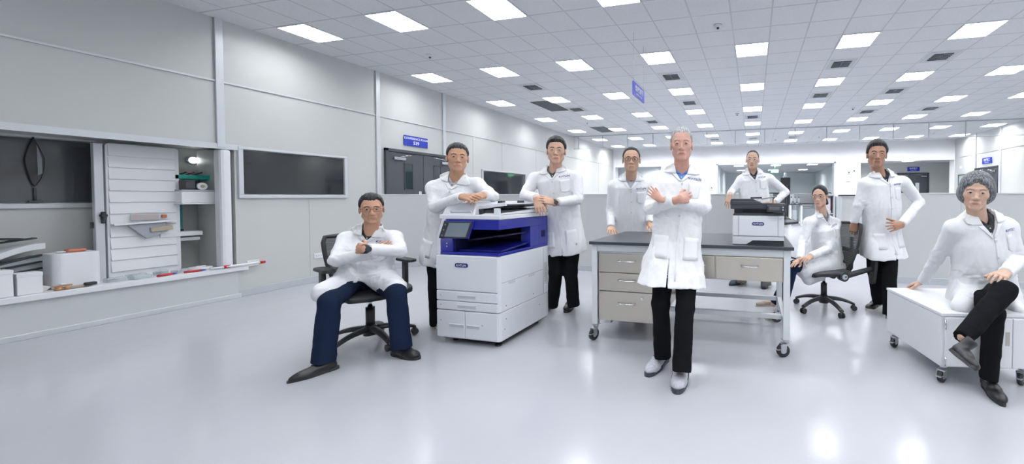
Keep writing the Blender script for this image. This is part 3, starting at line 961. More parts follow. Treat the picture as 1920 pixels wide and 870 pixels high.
M_zinc = mat('zinc', (0.6, 0.63, 0.66), 0.28, metal=.9)

def castor(parent, x, y, r=.05, name='castor', rz=0.0, m=None, brake=True):
    """swivel castor whose wheel touches z=0, its plate at 2r+.035"""
    h = 2 * r + .03
    c, s = math.cos(rz), math.sin(rz)
    f = MB()
    M = Matrix.Translation((x, y, 0)) @ Matrix.Rotation(rz, 4, 'Z')
    def b(cx, cy, cz, dx, dy, dz, bv=.002):
        q = M @ Vector((cx, cy, cz)); f.box(q, (dx, dy, dz), bv, rot=rz)
    b(0, 0, h + .002, .06, .06, .006)
    f.cyl(M @ Vector((0, 0, h - .02)), M @ Vector((0, 0, h)), .022)
    b(0, .02, h - .03, .05, .04, .012)
    for sx in (-1, 1):
        pr = [(-.005, r - .01), (.035, r - .01), (.04, h - .03), (-.01, h - .03)]
        t = MB().prism([(u, v) for u, v in pr], 0, sx * .019 - .0015, sx * .019 + .0015)
        t.bm.transform(M) if False else bmesh.ops.transform(t.bm, matrix=M @ Matrix.Translation((0, .01, 0)), verts=t.bm.verts)
        f._merge(t.bm, Matrix.Identity(4))
    fo = f.build(name, m or M_zinc, parent)
    w_ = MB()
    a = M @ Vector((-.013, .025, r)); b2 = M @ Vector((.013, .025, r))
    w_.cyl(a, b2, r, seg=24)
    w_.build('wheel', M_rubber, fo)
    h_ = MB(); a = M @ Vector((-.0145, .025, r)); b2 = M @ Vector((.0145, .025, r))
    h_.cyl(a, b2, r * .45, seg=16).build('wheel_hub', M_zinc, fo)
    if brake:
        q = M @ Vector((0, .06, r * 1.2)); MB().box(q, (.03, .035, .008), .002, rot=rz).build('brake_pedal', m or M_zinc, fo)
    return fo

# ---------------- large floor-standing copier
t = thing('office_copier', (-2.305, 2.995, 0), label='large white floor-standing copier with blue upper section and touch screen', cat='copier')
W2, D2 = .305, .375
F_ = -D2
b = MB()
b.prism([(-W2, F_ + .012), (-W2 + .012, F_), (W2 - .02, F_), (W2, F_ + .02), (W2, D2 - .05), (W2 - .01, D2), (-W2, D2)], 2, .05, .285, bev=.003)
b.prism([(-W2, F_ + .012), (-W2 + .012, F_), (W2 - .02, F_), (W2, F_ + .02), (W2, D2 - .05), (W2 - .01, D2), (-W2, D2)], 2, .289, .748, bev=.003)
body = b.build('body', M_mfpw, t)
# left column beside the opening, blue section
MB().prism([(-W2, .75), (-W2 + .035, .75), (-W2 + .035, .86), (-W2 + .085, 1.045), (-W2 + .055, 1.045), (-W2, .90)], 1, F_ + .004, D2, bev=.004).build('left_column', M_mfpw, t)
bl = MB()
BX0 = -W2 + .038
# blue frame of the output bay: sill, top band, rear wall, rear right post
bl.bb(BX0, W2, F_ + .001, D2 - .02, .75, .775, .004)
bl.prism([(BX0 + .03, .965), (BX0 + .06, 1.045), (W2, 1.045), (W2, .965)], 1, F_ + .004, D2 - .02, bev=.003)
bl.bb(W2 - .10, W2, .06, .2, .775, .965, .003)
bl.bb(BX0, BX0 + .12, F_ + .004, .2, .775, .90, .006)
bl.bb(BX0, W2, .20, D2 - .02, .775, .965)
bl.build('blue_section', M_mfpb, t)
tr = MB()
tr.prism([(F_ + .05, .79), (.19, .83), (.19, .815), (F_ + .05, .776)], 0, BX0 + .14, W2 - .02, bev=.002)
tr.build('output_tray', M_mfpb3, t)
MB().prism([(BX0 + .13, .845), (W2 - .03, .905), (W2 - .03, .915), (BX0 + .13, .862)], 1, F_ + .14, .19).build('upper_tray', M_mfpb2, t)
MB().bb(BX0 + .12, BX0 + .135, F_ + .02, .19, .776, .962).bb(BX0 + .12, W2 - .1, .19, .199, .776, .962).build('bay_lining', M_mfpb2, t)
# grille on the rear right
for k in range(7):
    pass
gv = MB()
for k in range(8): gv.bb(W2, W2 + .002, .24 + k * .009, .244 + k * .009, .845, .91)
gv.build('side_grille', M_mfpb2, t)
# touch panel, tilted
cp_rot = Matrix.Rotation(math.radians(-38), 4, 'X')
pm = thing('tmp', (0, 0, 0)); COL.objects.unlink(pm); bpy.data.objects.remove(pm)
def tilted(mb, c, d, bev, tilt=-38):
    mb.box(c, d, bev, rot=Matrix.Rotation(math.radians(tilt), 4, 'X'))
    return mb
pn = MB().prism([(BX0 + .005, .895), (BX0 + .285, .895), (BX0 + .335, 1.03), (BX0 + .06, 1.03)], 1, F_ - .022, F_ + .004, bev=.006)
pno = pn.build('control_panel', M_char, t)
MB().prism([(BX0 + .065, .905), (BX0 + .272, .905), (BX0 + .318, 1.02), (BX0 + .115, 1.02)], 1, F_ - .0235, F_ - .0215).build('touch_screen', M_screen, pno)
MB().prism([(BX0 - .002, .888), (BX0 + .292, .888), (BX0 + .347, 1.036), (BX0 + .052, 1.036)], 1, F_ - .012, F_ + .0, bev=.004).build('panel_rim', M_mfpb, pno)
kk = MB()
for k in range(3): kk.cyl((BX0 + .04 + .018 * k, F_ - .022, .915 + .045 * k), (BX0 + .04 + .018 * k, F_ - .024, .915 + .045 * k), .007, seg=10)
kk.build('panel_keys', M_screen, pno)
lg = MB()
for dz in (.0, .025): lg.box((BX0 + .065, F_ + .002, .80 + dz + .02), (.008, .004, .008), .001)
lg.build('status_light', M_lettering, t)
# drawers and doors on the front
def seam_panel(name, x0, x1, z0, z1):
    o = MB().bb(x0, x1, F_ - .012, F_ + .001, z0, z1, .006).build(name, M_mfpw, t)
    return o
def slot_handle(parent, xc, z, w_):
    MB().prism([(xc - w_ / 2, z - .014), (xc + w_ / 2, z - .014), (xc + w_ / 2 - .006, z + .014), (xc - w_ / 2 + .006, z + .014)], 1, F_ - .0135, F_ - .012).build('handle_recess', mat('handle shade', (0.62, 0.66, 0.71), 0.5), parent)
    MB().bb(xc - w_ / 2, xc + w_ / 2, F_ - .018, F_ - .012, z + .008, z + .016, .002).build('handle_lip', M_mfpw, parent)
o = seam_panel('front_door', -W2 + .006, W2 - .012, .455, .744)
o = seam_panel('paper_drawer', -W2 + .006, W2 - .012, .368, .449); slot_handle(o, .0, .405, .18)
o = seam_panel('paper_drawer', -W2 + .006, W2 - .012, .290, .362); slot_handle(o, .0, .325, .18)
o = seam_panel('paper_drawer', -W2 + .006, -.022, .058, .284); slot_handle(o, -.1, .16, .145)
o = seam_panel('paper_drawer', -.018, W2 - .012, .058, .284); slot_handle(o, .06, .16, .125)
ds = MB()
for z in (.41, .33, .20): ds.cyl((-W2 + .05, F_ - .0125, z), (-W2 + .05, F_ - .0135, z), .006, seg=10)
ds.cyl((.15, F_ - .0125, .18), (.15, F_ - .0135, .18), .006, seg=10).build('drawer_mark', M_vent, t)
# badge
bd = MB().prism([(u - .045, v + .668) for u, v in rrect(.125, .034, .016)], 1, F_ - .0165, F_ - .0115, bev=.001).build('badge', M_badge, t)
flat_mark('wordmark', M_lettering, bd, (-.045, F_ - .017, .668), (1, 0, 0), (0, 0, 1), quads=wordmark(), scale=.0176)
# right side details
sd = MB()
sd.bb(W2, W2 + .001, F_ + .03, D2 - .1, .526, .529).bb(W2, W2 + .001, D2 - .1, D2 - .097, .29, .74)
for k in range(14): sd.bb(W2 - .001, W2 + .0012, D2 - .085, D2 - .04, .40 + k * .014, .405 + k * .014)
for y, z in ((F_ + .08, .33), (F_ + .08, .22), (.1, .33), (F_ + .06, .14), (.2, .2)): sd.cyl((W2, y, z), (W2 + .0015, y, z), .006, seg=10)
sd.build('side_seam', M_mfpg, t)
for y in (F_ + .16, F_ + .45):
    h_ = MB().bb(W2 - .001, W2 + .002, y - .045, y + .045, .50, .522, .003).build('side_handle', mat('handle shade', (0.62, 0.66, 0.71), 0.5), t)
for y in (.0,):
    MB().bb(W2 - .012, W2 + .006, D2 - .09, D2 - .03, .29, .37, .004).build('hinge_cover', M_mfpw, t)
# underside feet
for x, y in ((-W2 + .1, F_ + .1), (W2 - .06, F_ + .06), (W2 - .08, D2 - .12), (-W2 + .08, D2 - .1)):
    MB().cyl((x, y, .0), (x, y, .012), .028).cyl((x, y, .012), (x, y, .052), .012).build('foot', M_black, t)
MB().bb(-W2 + .03, W2 - .02, F_ + .03, D2 - .03, .035, .052).build('base_plate', M_char, t)
# scanner and document feeder
sc = MB()
sc.bb(-W2 + .02, W2, F_ + .012, D2, 1.047, 1.085, .006)
sc.build('scanner_bed', M_mfpw, t)
lid = MB()
lid.prism([(F_ + .03, 1.087), (D2 - .01, 1.087), (D2 - .01, 1.13), (F_ + .10, 1.10)], 0, .10, W2 - .004, bev=.005)
lid.build('scanner_lid', M_mfpw, t)
fd = MB()
pts_b = [(-W2 + .022, F_ + .008), (.055, F_ + .008), (.055, D2 - .02), (-W2 + .022, D2 - .02)]
pts_t = [(-W2 + .07, F_ + .06), (.045, F_ + .06), (.045, D2 - .04), (-W2 + .07, D2 - .04)]
vs = [fd.bm.verts.new((x, y, 1.05)) for x, y in pts_b] + [fd.bm.verts.new((x, y, 1.19)) for x, y in pts_t]
for f in ((3, 2, 1, 0), (4, 5, 6, 7), (0, 1, 5, 4), (1, 2, 6, 5), (2, 3, 7, 6), (3, 0, 4, 7)): fd.bm.faces.new([vs[i] for i in f])
bmesh.ops.bevel(fd.bm, geom=list(fd.bm.edges), offset=.012, segments=3, affect='EDGES', profile=.5)
fdo = fd.build('document_feeder', M_mfpw, t)
MB().prism([(-.18, 1.105), (.02, 1.105), (.02, 1.12), (-.19, 1.12)], 1, F_ + .022, F_ + .034, bev=.003).build('feeder_grip', mat('handle shade', (0.62, 0.66, 0.71), 0.5), fdo)
MB().prism([(.045, 1.135), (W2 - .0, 1.172), (W2 - .0, 1.182), (.045, 1.146)], 1, F_ + .10, D2 - .08, bev=.004).prism([(.045, 1.128), (W2 - .0, 1.160), (W2 - .0, 1.190), (.045, 1.158)], 1, F_ + .085, F_ + .105, bev=.003).prism([(.045, 1.128), (W2 - .0, 1.160), (W2 - .0, 1.190), (.045, 1.158)], 1, D2 - .09, D2 - .07, bev=.003).build('feed_tray', M_mfpw, t)
MB().bb(.05, .10, F_ + .08, D2 - .06, 1.087, 1.13).prism([(.1, 1.088), (.26, 1.088), (.26, 1.12), (.1, 1.125)], 1, F_ + .09, D2 - .1).build('feeder_cavity', M_char, t)
gd = MB()
gd.bb(.14, .19, F_ + .2, F_ + .24, 1.17, 1.20, .003).bb(.12, .17, .13, .17, 1.165, 1.2, .003)
gd.build('paper_guide', M_char, t)
MB().box((W2 - .06, F_ + .06, 1.115), (.055, .02, .05), .004).build('paper_stop', M_lampframe, t)

# ---------------- steel laboratory bench
BZ = .855
t = thing('laboratory_bench', (-.535, 3.42, 0), label='white steel laboratory bench on castors with dark top and metal drawers', cat='bench')
MB().bb(-.835, .835, -.47, .47, BZ - .026, BZ, .004).build('bench_top', M_benchtop, t)
MB().bb(-.815, .815, -.44, -.40, BZ - .085, BZ - .026, .002).bb(-.815, .815, .40, .44, BZ - .085, BZ - .026, .002).bb(-.815, -.775, -.40, .40, BZ - .085, BZ - .026).bb(.775, .815, -.40, .40, BZ - .085, BZ - .026).build('apron_frame', M_frame, t)
for x in (-.795, .785):
    for y in (-.42, .40):
        MB().bb(x - .025, x + .025, y - .025, y + .025, .135, BZ - .03, .003).build('leg', M_frame, t)
        castor(t, x, y, .05, rz=(1.9 if x > 0 else 2.8))
for s_ in (-1, 1):
    MB().bb(.785 - .02 if s_ > 0 else -.795 - .02, .785 + .02 if s_ > 0 else -.795 + .02, -.395, .375, .215, .255, .003).build('side_rail', M_frame, t)
MB().bb(-.775, .765, -.20, -.16, .216, .254, .003).build('stretcher', M_frame, t)
MB().bb(-.775, .765, .375, .415, .216, .254, .003).build('stretcher', M_frame, t)
def drawer(x0, x1, z0, z1, hx, lock=True, hw=.075):
    o = MB().bb(x0, x1, -.445, -.425, z0, z1, .003).build('drawer', M_steel, t)
    hz = z0 + (z1 - z0) * .62
    MB().tube([(hx - hw, -.445, hz + .004), (hx - hw, -.468, hz), (hx - hw + .012, -.474, hz - .002), (hx + hw - .012, -.474, hz - .002), (hx + hw, -.468, hz), (hx + hw, -.445, hz + .004)], .005, 8).build('handle', M_chrome, o)
    if lock:
        MB().cyl((hx + .13, -.445, hz + .05), (hx + .13, -.452, hz + .05), .012).build('lock', M_chrome, o)
dx0, dx1 = -.755, -.255
cb = MB().bb(dx0 - .008, dx1 + .008, -.425, .36, .175, BZ - .086, .003).build('drawer_cabinet', M_steel, t)
drawer(dx0, dx1, .595, .755, -.50); drawer(dx0, dx1, .435, .589, -.50); drawer(dx0, dx1, .18, .429, -.50)
MB().bb(dx0 - .008, dx1 + .008, -.44, -.425, .757, .768).build('drawer_head_strip', M_chrome, t)
cb = MB().bb(-.06, .76, -.425, .30, .575, BZ - .086, .003).build('drawer_housing', M_steel, t)
drawer(-.055, .235, .585, .762, .09, False); drawer(.243, .755, .585, .762, .51, False, .065)
for z in (.16,): MB().bb(dx0 + .03, dx0 + .09, -.40, -.2, .14, .174).build('runner', M_frame, t)

# ---------------- desktop printer on the bench
t = thing('desktop_printer', (.035, 3.22, BZ), label='small white printer with black scanner top standing on the bench', cat='printer')
a = .198
MB().bb(-a, a, -.185, .18, .068, .232, .006).build('body', M_mfpw, t)
MB().prism([(-a, .003), (-.09, .003), (-.04, .036), (a, .036), (a, .064), (-a, .064)], 1, -.187, .18, bev=.002).build('paper_tray', M_mfpw, t)
MB().prism([(-.085, .0), (a - .002, .0), (a - .002, .035), (-.038, .035)], 1, -.175, .17).build('tray_base', M_char, t)
MB().bb(-a + .05, a - .048, -.190, -.184, .072, .228, .002).build('front_flap', M_mfpw, t)
MB().bb(-a + .047, -a + .049, -.1905, -.184, .07, .23).bb(a - .047, a - .045, -.1905, -.184, .07, .23).bb(-a, a, -.186, -.18, .0645, .0675).bb(a - .04, a - .02, -.187, -.184, .205, .209).build('seam', M_vent, t)
bd = MB().prism([(u - .0, v + .168) for u, v in rrect(.092, .025, .012)], 1, -.194, -.189, bev=.001).build('badge', M_badge, t)
flat_mark('wordmark', M_lettering, bd, (0, -.1945, .168), (1, 0, 0), (0, 0, 1), quads=wordmark(), scale=.0128)
MB().prism([(-a, .233), (a - .005, .233), (a - .012, .252), (-a + .012, .252)], 1, -.183, .18, bev=.002).bb(-.12, .12, -.12, .17, .25, .285).bb(-a + .01, -.12, -.15, .17, .252, .285).build('neck', M_char, t)
MB().bb(-a - .015, a + .02, -.195, .18, .283, .315, .006).build('scanner_bed', M_char, t)
MB().prism([(-a - .018, .316), (a + .022, .316), (a + .02, .325), (.03, .328), (-.045, .365), (-a - .01, .365), (-a - .018, .35)], 1, -.195, .17, bev=.004).build('scanner_lid', M_char, t)
MB().bb(-a - .0, .02, -.1965, -.194, .34, .344).prism([(.032, .330), (-.04, .366), (-.046, .366), (.026, .330)], 1, -.1965, -.194).build('lid_trim', mat('dark trim', (0.12, 0.13, 0.14), 0.35), t)
p_ = MB().box((.135, -.215, .29), (.14, .035, .055), .006).build('control_panel', M_char, t)
MB().box((.12, -.2335, .292), (.075, .003, .028), .001).build('display', mat('dim display', (0.10, 0.11, 0.12), 0.15), p_)
MB().cyl((.185, -.233, .3), (.185, -.235, .3), .006).cyl((.185, -.233, .28), (.185, -.235, .28), .006).build('button', M_vent, p_)
MB().prism([(-.06, .366), (.03, .366), (.03, .38), (-.06, .378)], 1, -.15, .12, bev=.003).build('feeder_block', M_char, t)
MB().prism([(.03, .358), (.145, .38), (.145, .386), (.03, .365)], 1, -.14, .11, bev=.001).cyl((.12, -.05, .325), (.12, -.05, .378), .004).build('feed_tray', mat('dark trim', (0.12, 0.13, 0.14), 0.35), t)

# ---------------- white cabinet on castors
ca = math.radians(9.5)
cen = Vector((1.205, 2.79, 0)) + Matrix.Rotation(ca, 3, 'Z') @ Vector((.30, .345, 0))
t = thing('rolling_cabinet', cen, ca, label='low white metal cabinet on black castors with a woman seated on it', cat='cabinet')
hw, hd = .30, .345
MB().bb(-hw, hw, -hd, hd, .452, .472, .003).build('top_plate', M_ledge, t)
MB().bb(-hw + .004, hw - .004, -hd + .004, hd - .004, .115, .450, .003).build('carcass', M_ledge, t)
for x0, x1, s_ in ((-hw + .02, .135, 1), (.139, hw - .01, -1)):
    d_ = MB().bb(x0, x1, -hd - .010, -hd + .004, .122, .446, .004).build('door', M_ledge, t)
    xc = x1 - .03
    if s_ > 0: MB().bb(xc - .013, xc + .013, -hd - .0125, -hd - .009, .27, .36, .003).build('finger_slot', mat('slot beige', (0.45, 0.43, 0.38), 0.4), d_)
    hx = x0 if s_ > 0 else x1
    for z in (.16, .40):
        MB().cyl((hx, -hd - .012, z - .03), (hx, -hd - .012, z + .03), .005, seg=10).build('hinge', M_chrome, d_)
for x, y in ((-hw + .05, -hd + .05), (-hw + .05, hd - .06), (hw - .05, -hd + .05), (hw - .05, hd - .06)):
    castor(t, x, y, .04, rz=2.2)
CAB = t

# ================================================================ office chairs
M_mesh = mat('chair mesh', (0.07, 0.07, 0.075), 0.7, bump=.8, bscale=220)
M_chair = mat('chair black', (0.018, 0.019, 0.022), 0.42)
def office_chair(name, loc, rz, label, seat_z=.46, arms='up', twist=0.0, group='office chairs', bh=.42):
    """local +y is the sitting direction"""
    t = thing(name, loc, rz, label=label, cat='chair', group=group)
    hub = MB().lathe([(0, .075), (.05, .075), (.055, .10), (.045, .15), (.036, .16), (0, .16)]).build('hub', M_chair, t)
    for k in range(5):
        a = twist + k * 2 * PI / 5
        dx, dy = math.cos(a), math.sin(a)
        b = MB()
        n = 8
        prev = None
        rings = []
        for i in range(n + 1):
            q = i / n
            r = .03 + q * .285
            z = .125 - .055 * q + .02 * math.sin(q * PI)
            w_ = .034 - .010 * q; h = .026 - .012 * q
            c = Vector((dx * r, dy * r, z)); s = Vector((-dy, dx, 0))
            rings.append([b.bm.verts.new(c + s * w_ * math.cos(u) + Vector((0, 0, h * math.sin(u)))) for u in [j * PI / 5 for j in range(10)]])
        for A, B in zip(rings, rings[1:]):
            for j in range(10):
                f = b.bm.faces.new([A[j], A[(j + 1) % 10], B[(j + 1) % 10], B[j]]); f.smooth = True
        b.bm.faces.new(rings[0][::-1]); b.bm.faces.new(rings[-1])
        sp = b.build('base_spoke', M_chair, t)
        c = Vector((dx * .312, dy * .312, 0))
        sd_ = Vector((-dy, dx, 0))
        w_ = MB()
        w_.cyl(c + sd_ * .008 + Vector((0, 0, .028)), c + sd_ * .024 + Vector((0, 0, .028)), .028, seg=18)
        w_.cyl(c - sd_ * .024 + Vector((0, 0, .028)), c - sd_ * .008 + Vector((0, 0, .028)), .028, seg=18)
        w_.cyl(c - sd_ * .01 + Vector((0, 0, .028)), c + sd_ * .01 + Vector((0, 0, .028)), .015, seg=12)
        w_.cyl(c + Vector((0, 0, .03)), c + Vector((0, 0, .075)), .012, seg=10)
        w_.build('castor', M_chair, sp)
    MB().cyl((0, 0, .15), (0, 0, seat_z - .16), .032, seg=20).build('column_sleeve', M_chair, t)
    MB().cyl((0, 0, seat_z - .16), (0, 0, seat_z - .06), .016, seg=14).build('gas_column', M_chrome, t)
    m = MB().box((0, -.02, seat_z - .06), (.16, .24, .05), .015).cyl((-.11, -.05, seat_z - .065), (.11, -.05, seat_z - .065), .028, seg=16)
    m.box((0, -.20, seat_z - .055), (.10, .16, .035), .012)
    mo = m.build('tilt_mechanism', M_chair, t)
    MB().tube([(.1, .02, seat_z - .07), (.2, .03, seat_z - .075), (.22, .03, seat_z - .10), (.30, .03, seat_z - .105)], .006, 8).build('lever', M_chair, mo)
    # seat
    s = MB()
    nx, ny = 14, 14
    grid = []
    for j in range(ny + 1):
        row = []
        for i in range(nx + 1):
            u = i / nx * 2 - 1; v = j / ny * 2 - 1
            uu = u * math.sqrt(1 - v * v * .28); vv = v * math.sqrt(1 - u * u * .28)
            z = seat_z + .012 * u * u - .03 * max(0, v - .5) ** 2 * 4 * .6 - .006
            row.append(s.bm.verts.new((uu * .262, vv * .255 + .02, z)))
        grid.append(row)
    for j in range(ny):
        for i in range(nx):
            f = s.bm.faces.new([grid[j][i], grid[j][i + 1], grid[j + 1][i + 1], grid[j + 1][i]]); f.smooth = True
    so = s.build('seat', M_chair, t)
    md = so.modifiers.new('thick', 'SOLIDIFY'); md.thickness = .045; md.offset = -1
    md = so.modifiers.new('soft', 'BEVEL'); md.width = .014; md.segments = 3
    # back: frame loop, mesh panel, spine
    def bp(u, v):     # u -1..1 across, v 0..1 up
        wdt = .225 * (.78 + .34 * v - .16 * v * v)
        y = -.235 - .035 * v - .05 * v * v + .035 * (u * u) * (1) - .03 * math.sin(v * PI)
        return Vector((u * wdt, y, seat_z + .07 + v * bh))
    loop = []
    for k in range(9): loop.append(bp(-1, k / 8))
    loop[-1] = bp(-.93, 1.0)
    for k in range(1, 8): loop.append(bp(-.93 + 1.86 * k / 8, 1.0 + .02 * math.sin(PI * k / 8)))
    for k in range(8, -1, -1): loop.append(bp(1 if k < 8 else .93, k / 8))
    for k in range(1, 8): loop.append(bp(1 - 2 * k / 8, -.0))
    fr = MB().tube(loop, .016, 10, closed=True).build('back_frame', M_chair, t)
    ms = MB()
    nx, ny = 10, 26
    grid = [[ms.bm.verts.new(bp(-.97 + 1.94 * i / nx, j / ny)) for i in range(nx + 1)] for j in range(ny + 1)]
    for j in range(ny):
        for i in range(nx):
            f = ms.bm.faces.new([grid[j][i], grid[j][i + 1], grid[j + 1][i + 1], grid[j + 1][i]]); f.smooth = True
    mo = ms.build('mesh_back', mat('chair mesh net', (0.05, 0.05, 0.055), 0.65, alpha=.8), t)
    rb = MB()
    for j in range(1, 26):
        rb.tube([bp(-.96 + 1.92 * i / 8, j / 26) + Vector((0, .003, 0)) for i in range(9)], .0028, 5)
    rb.build('mesh_ribs', mat('mesh rib grey', (0.14, 0.14, 0.15), 0.6), t)
    MB().tube([(0, -.26, seat_z - .05), (0, -.31, seat_z - .0), (0, -.315, seat_z + .12), (0, -.325, seat_z + .34)], [.03, .028, .026, .018], 10).box((0, -.29, seat_z + .2), (.34, .02, .05), .01).build('back_spine', M_chair, t)
    for s_ in (-1, 1):
        ar = MB()
        if arms == 'up' or s_ > 0 and arms == 'one':
            ar.tube([(s_ * .12, -.06, seat_z - .055), (s_ * .25, -.06, seat_z - .055), (s_ * .285, -.06, seat_z - .02)], .022, 10)
            ar.box((s_ * .29, -.05, seat_z + .07), (.03, .075, .22), .012)
            ao = ar.build('armrest', M_chair, t)
            p2 = MB().prism(rrect(.085, .26, .04), 2, -.013, .013, bev=.008)
            bmesh.ops.transform(p2.bm, matrix=Matrix.Translation((s_ * .285, -.02, seat_z + .195)), verts=p2.bm.verts)
            p2.build('arm_pad', M_chair, ao)
        else:
            y0, zz = -.02, seat_z - .04
            ar.cyl((s_ * .20, y0 - .05, zz), (s_ * .275, y0 - .05, zz), .048, seg=22)
            ar.cyl((s_ * .25, y0 - .05, zz), (s_ * .25, y0 - .36, zz + .075), .03, .026, seg=14)
            ao = ar.build('armrest', M_chair, t)
            MB().cyl((s_ * .275, y0 - .05, zz), (s_ * .279, y0 - .05, zz), .028, seg=20).build('joint_cap', M_vent, ao)
            p2 = MB().prism(rrect(.085, .27, .04), 2, -.016, .016, bev=.01)
            bmesh.ops.transform(p2.bm, matrix=Matrix.Translation((s_ * .25, y0 - .385, zz + .05)) @ Matrix.Rotation(math.radians(96), 4, 'X'), verts=p2.bm.verts)
            p2.build('arm_pad', M_chair, ao)
    return t
office_chair('office_chair', (-3.14, 2.47, 0), -math.radians(108), 'black mesh-back office chair under the seated man with the wristwatch', .47, 'up', twist=math.radians(20), bh=.36)
office_chair('office_chair', (.755, 4.37, 0), math.radians(110), 'black mesh-back office chair with turned-down armrest under the seated woman with glasses', .45, 'down', twist=math.radians(255))
# chair standing behind the low wall
office_chair('office_chair', (.50, 7.2, 0), math.radians(200), 'black high chair partly hidden behind the man at the small printer', .80, 'none_', twist=.3)

# ---------------- benches far down the aisle
def far_bench(x, y, w_, d_, h, lab, scr=True):
    t = thing('workbench', (x, y, 0), label=lab, cat='bench', group='benches far down the aisle')
    MB().bb(0, w_, 0, d_, h - .04, h, .004).build('bench_top', M_char, t)
    for a in (.03, w_ - .03):
        for b in (.03, d_ - .03):
            MB().bb(a - .03, a + .03, b - .03, b + .03, 0, h - .04).build('leg', M_frame, t)
    MB().bb(.03, w_ - .03, .02, .05, .12, .17).bb(.02, .05, .03, d_ - .03, .12, .17).build('stretcher', M_frame, t)
    MB().bb(.12, w_ * .6, .2, d_ - .2, .05, h - .25, .01).build('under_cabinet', M_vent, t)
    if scr:
        MB().bb(.0, w_, d_ * .5 - .015, d_ * .5 + .015, h, h + .42, .004).build('back_screen', M_low, t)
far_bench(2.05, 17.7, 1.5, .9, .93, 'white-framed workbench nearest in the middle opening')
far_bench(2.05, 20.0, 1.5, .9, .95, 'white-framed workbench second along the aisle')
far_bench(1.9, 22.3, 1.5, .9, .95, 'white-framed workbench deepest in the aisle')
far_bench(1.50, 16.6, .5, .6, .9, 'narrow white trolley bench behind the small printer', False)
for k, (x, s) in enumerate(((1.78, 'left one of the three'), (1.93, 'middle one of the three'), (2.08, 'right one of the three'))):
    t = thing('pump_bottle', (x - .20, 16.85, .90), label='small pump bottle on the far trolley bench, ' + s, cat='bottle', group='pump bottles on the far bench')
    MB().lathe([(0, 0), (.045, 0), (.048, .1), (.04, .2), (.018, .24), (.018, .27), (0, .27)], seg=12).build('bottle', mat('smoke plastic', (0.4, 0.45, 0.48), 0.3), t)
    MB().cyl((0, 0, .27), (0, 0, .33), .02, seg=10).box((0, -.03, .33), (.02, .08, .02), .004).build('pump_head', M_ventdark, t)
t = thing('teal_container', (2.75, 17.93, .931), label='teal container standing on the nearest far workbench', cat='container')
MB().box((0, 0, .15), (.22, .2, .3), .02).build('body', mat('teal box', (0.05, 0.3, 0.4), 0.4), t)
MB().box((0, 0, .31), (.16, .14, .04), .01).build('lid', M_vent, t)
# slim glass cupboard at the end of the far low wall
t = thing('glass_cupboard', (1.78, 10.05, 0), label='slim aluminium cupboard with papers at the end of the far low wall', cat='cabinet')
MB().bb(-.16, .17, -.1, .25, 0, .08, .004).bb(-.16, -.13, -.1, .25, .08, 1.27, .003).bb(.14, .17, -.1, .25, .08, 1.27, .003).bb(-.13, .14, .22, .25, .08, 1.27).bb(-.16, .17, -.1, .25, 1.25, 1.29, .004).build('frame', M_trim, t)
for k, z in enumerate((.45, .8)):
    MB().bb(-.13, .14, -.09, .22, z, z + .02).build('shelf', M_frame, t)
MB().tube([(-.12, -.02, 1.29), (-.12, -.02, 1.33), (.1, -.02, 1.33), (.1, -.02, 1.29)], .012, 8).build('top_handle', M_black, t)
t = thing('paper_bundle', (1.79, 10.10, .821), label='white paper bundle with red edge in the slim cupboard', cat='paper')
MB().bb(-.11, .08, -.07, .12, 0, .38, .006).build('sheets', M_paper, t)
MB().bb(.081, .086, -.07, .12, 0, .38).build('red_edge', M_red, t)
# ================================================================ people
M_coat = mat('white lab coat', (0.88, 0.89, 0.92), 0.75, spec=0.25, bump=.25, bscale=9)
M_coat2 = mat('lab coat collar', (0.90, 0.91, 0.93), 0.75, spec=0.25)
M_logo = mat('embroidery blue', (0.03, 0.04, 0.22), 0.6)
M_button = mat('coat button', (0.70, 0.73, 0.76), 0.35)
M_sclera = mat('eye white', (0.55, 0.52, 0.5), 0.3)
M_iris = mat('eye dark', (0.015, 0.01, 0.008), 0.2)
M_specs = mat('spectacle frame', (0.10, 0.07, 0.05), 0.3, metal=.6)
M_specs2 = mat('dark spectacle frame', (0.02, 0.02, 0.022), 0.3)
M_lace = mat('shoe lace', (0.03, 0.03, 0.035), 0.6)

def cloth_bump(m, strength, dist, scale, stretch):
    nt = m.node_tree
    for n in nt.nodes:
        if n.type == 'BUMP': n.inputs['Strength'].default_value = strength; n.inputs['Distance'].default_value = dist
        if n.type == 'MAPPING': n.inputs['Scale'].default_value = stretch
        if n.type == 'TEX_NOISE': n.inputs['Scale'].default_value = scale; n.inputs['Detail'].default_value = 3; n.inputs['Distortion'].default_value = .6
cloth_bump(M_coat, .55, .035, 6, (1, 1, .45))
class Fld:
    def __init__(s): s.ops = []
    def add(s, fn, k=0.0): s.ops.append(('u', fn, k)); return s
    def cut(s, fn, k=0.0): s.ops.append(('s', fn, k)); return s
    def noise(s, fn): s.ops.append(('n', fn, 0)); return s
    def cone(s, a, b, ra, rb, k=0.0): return s.add(lambda X: d_cone(X, a, b, ra, rb), k)
    def ell(s, c, r, R=None, k=0.0): return s.add(lambda X: d_ell(X, c, r, R), k)
    def __call__(s, X):
        d = np.full(len(X), 9.0, np.float32)
        for o, fn, k in s.ops:
            if o == 'u': d = smin(d, fn(X), k) if k else np.minimum(d, fn(X))
            elif o == 's': d = smax(d, -fn(X), k) if k else np.maximum(d, -fn(X))
            else: d = d + fn(X)
        return d

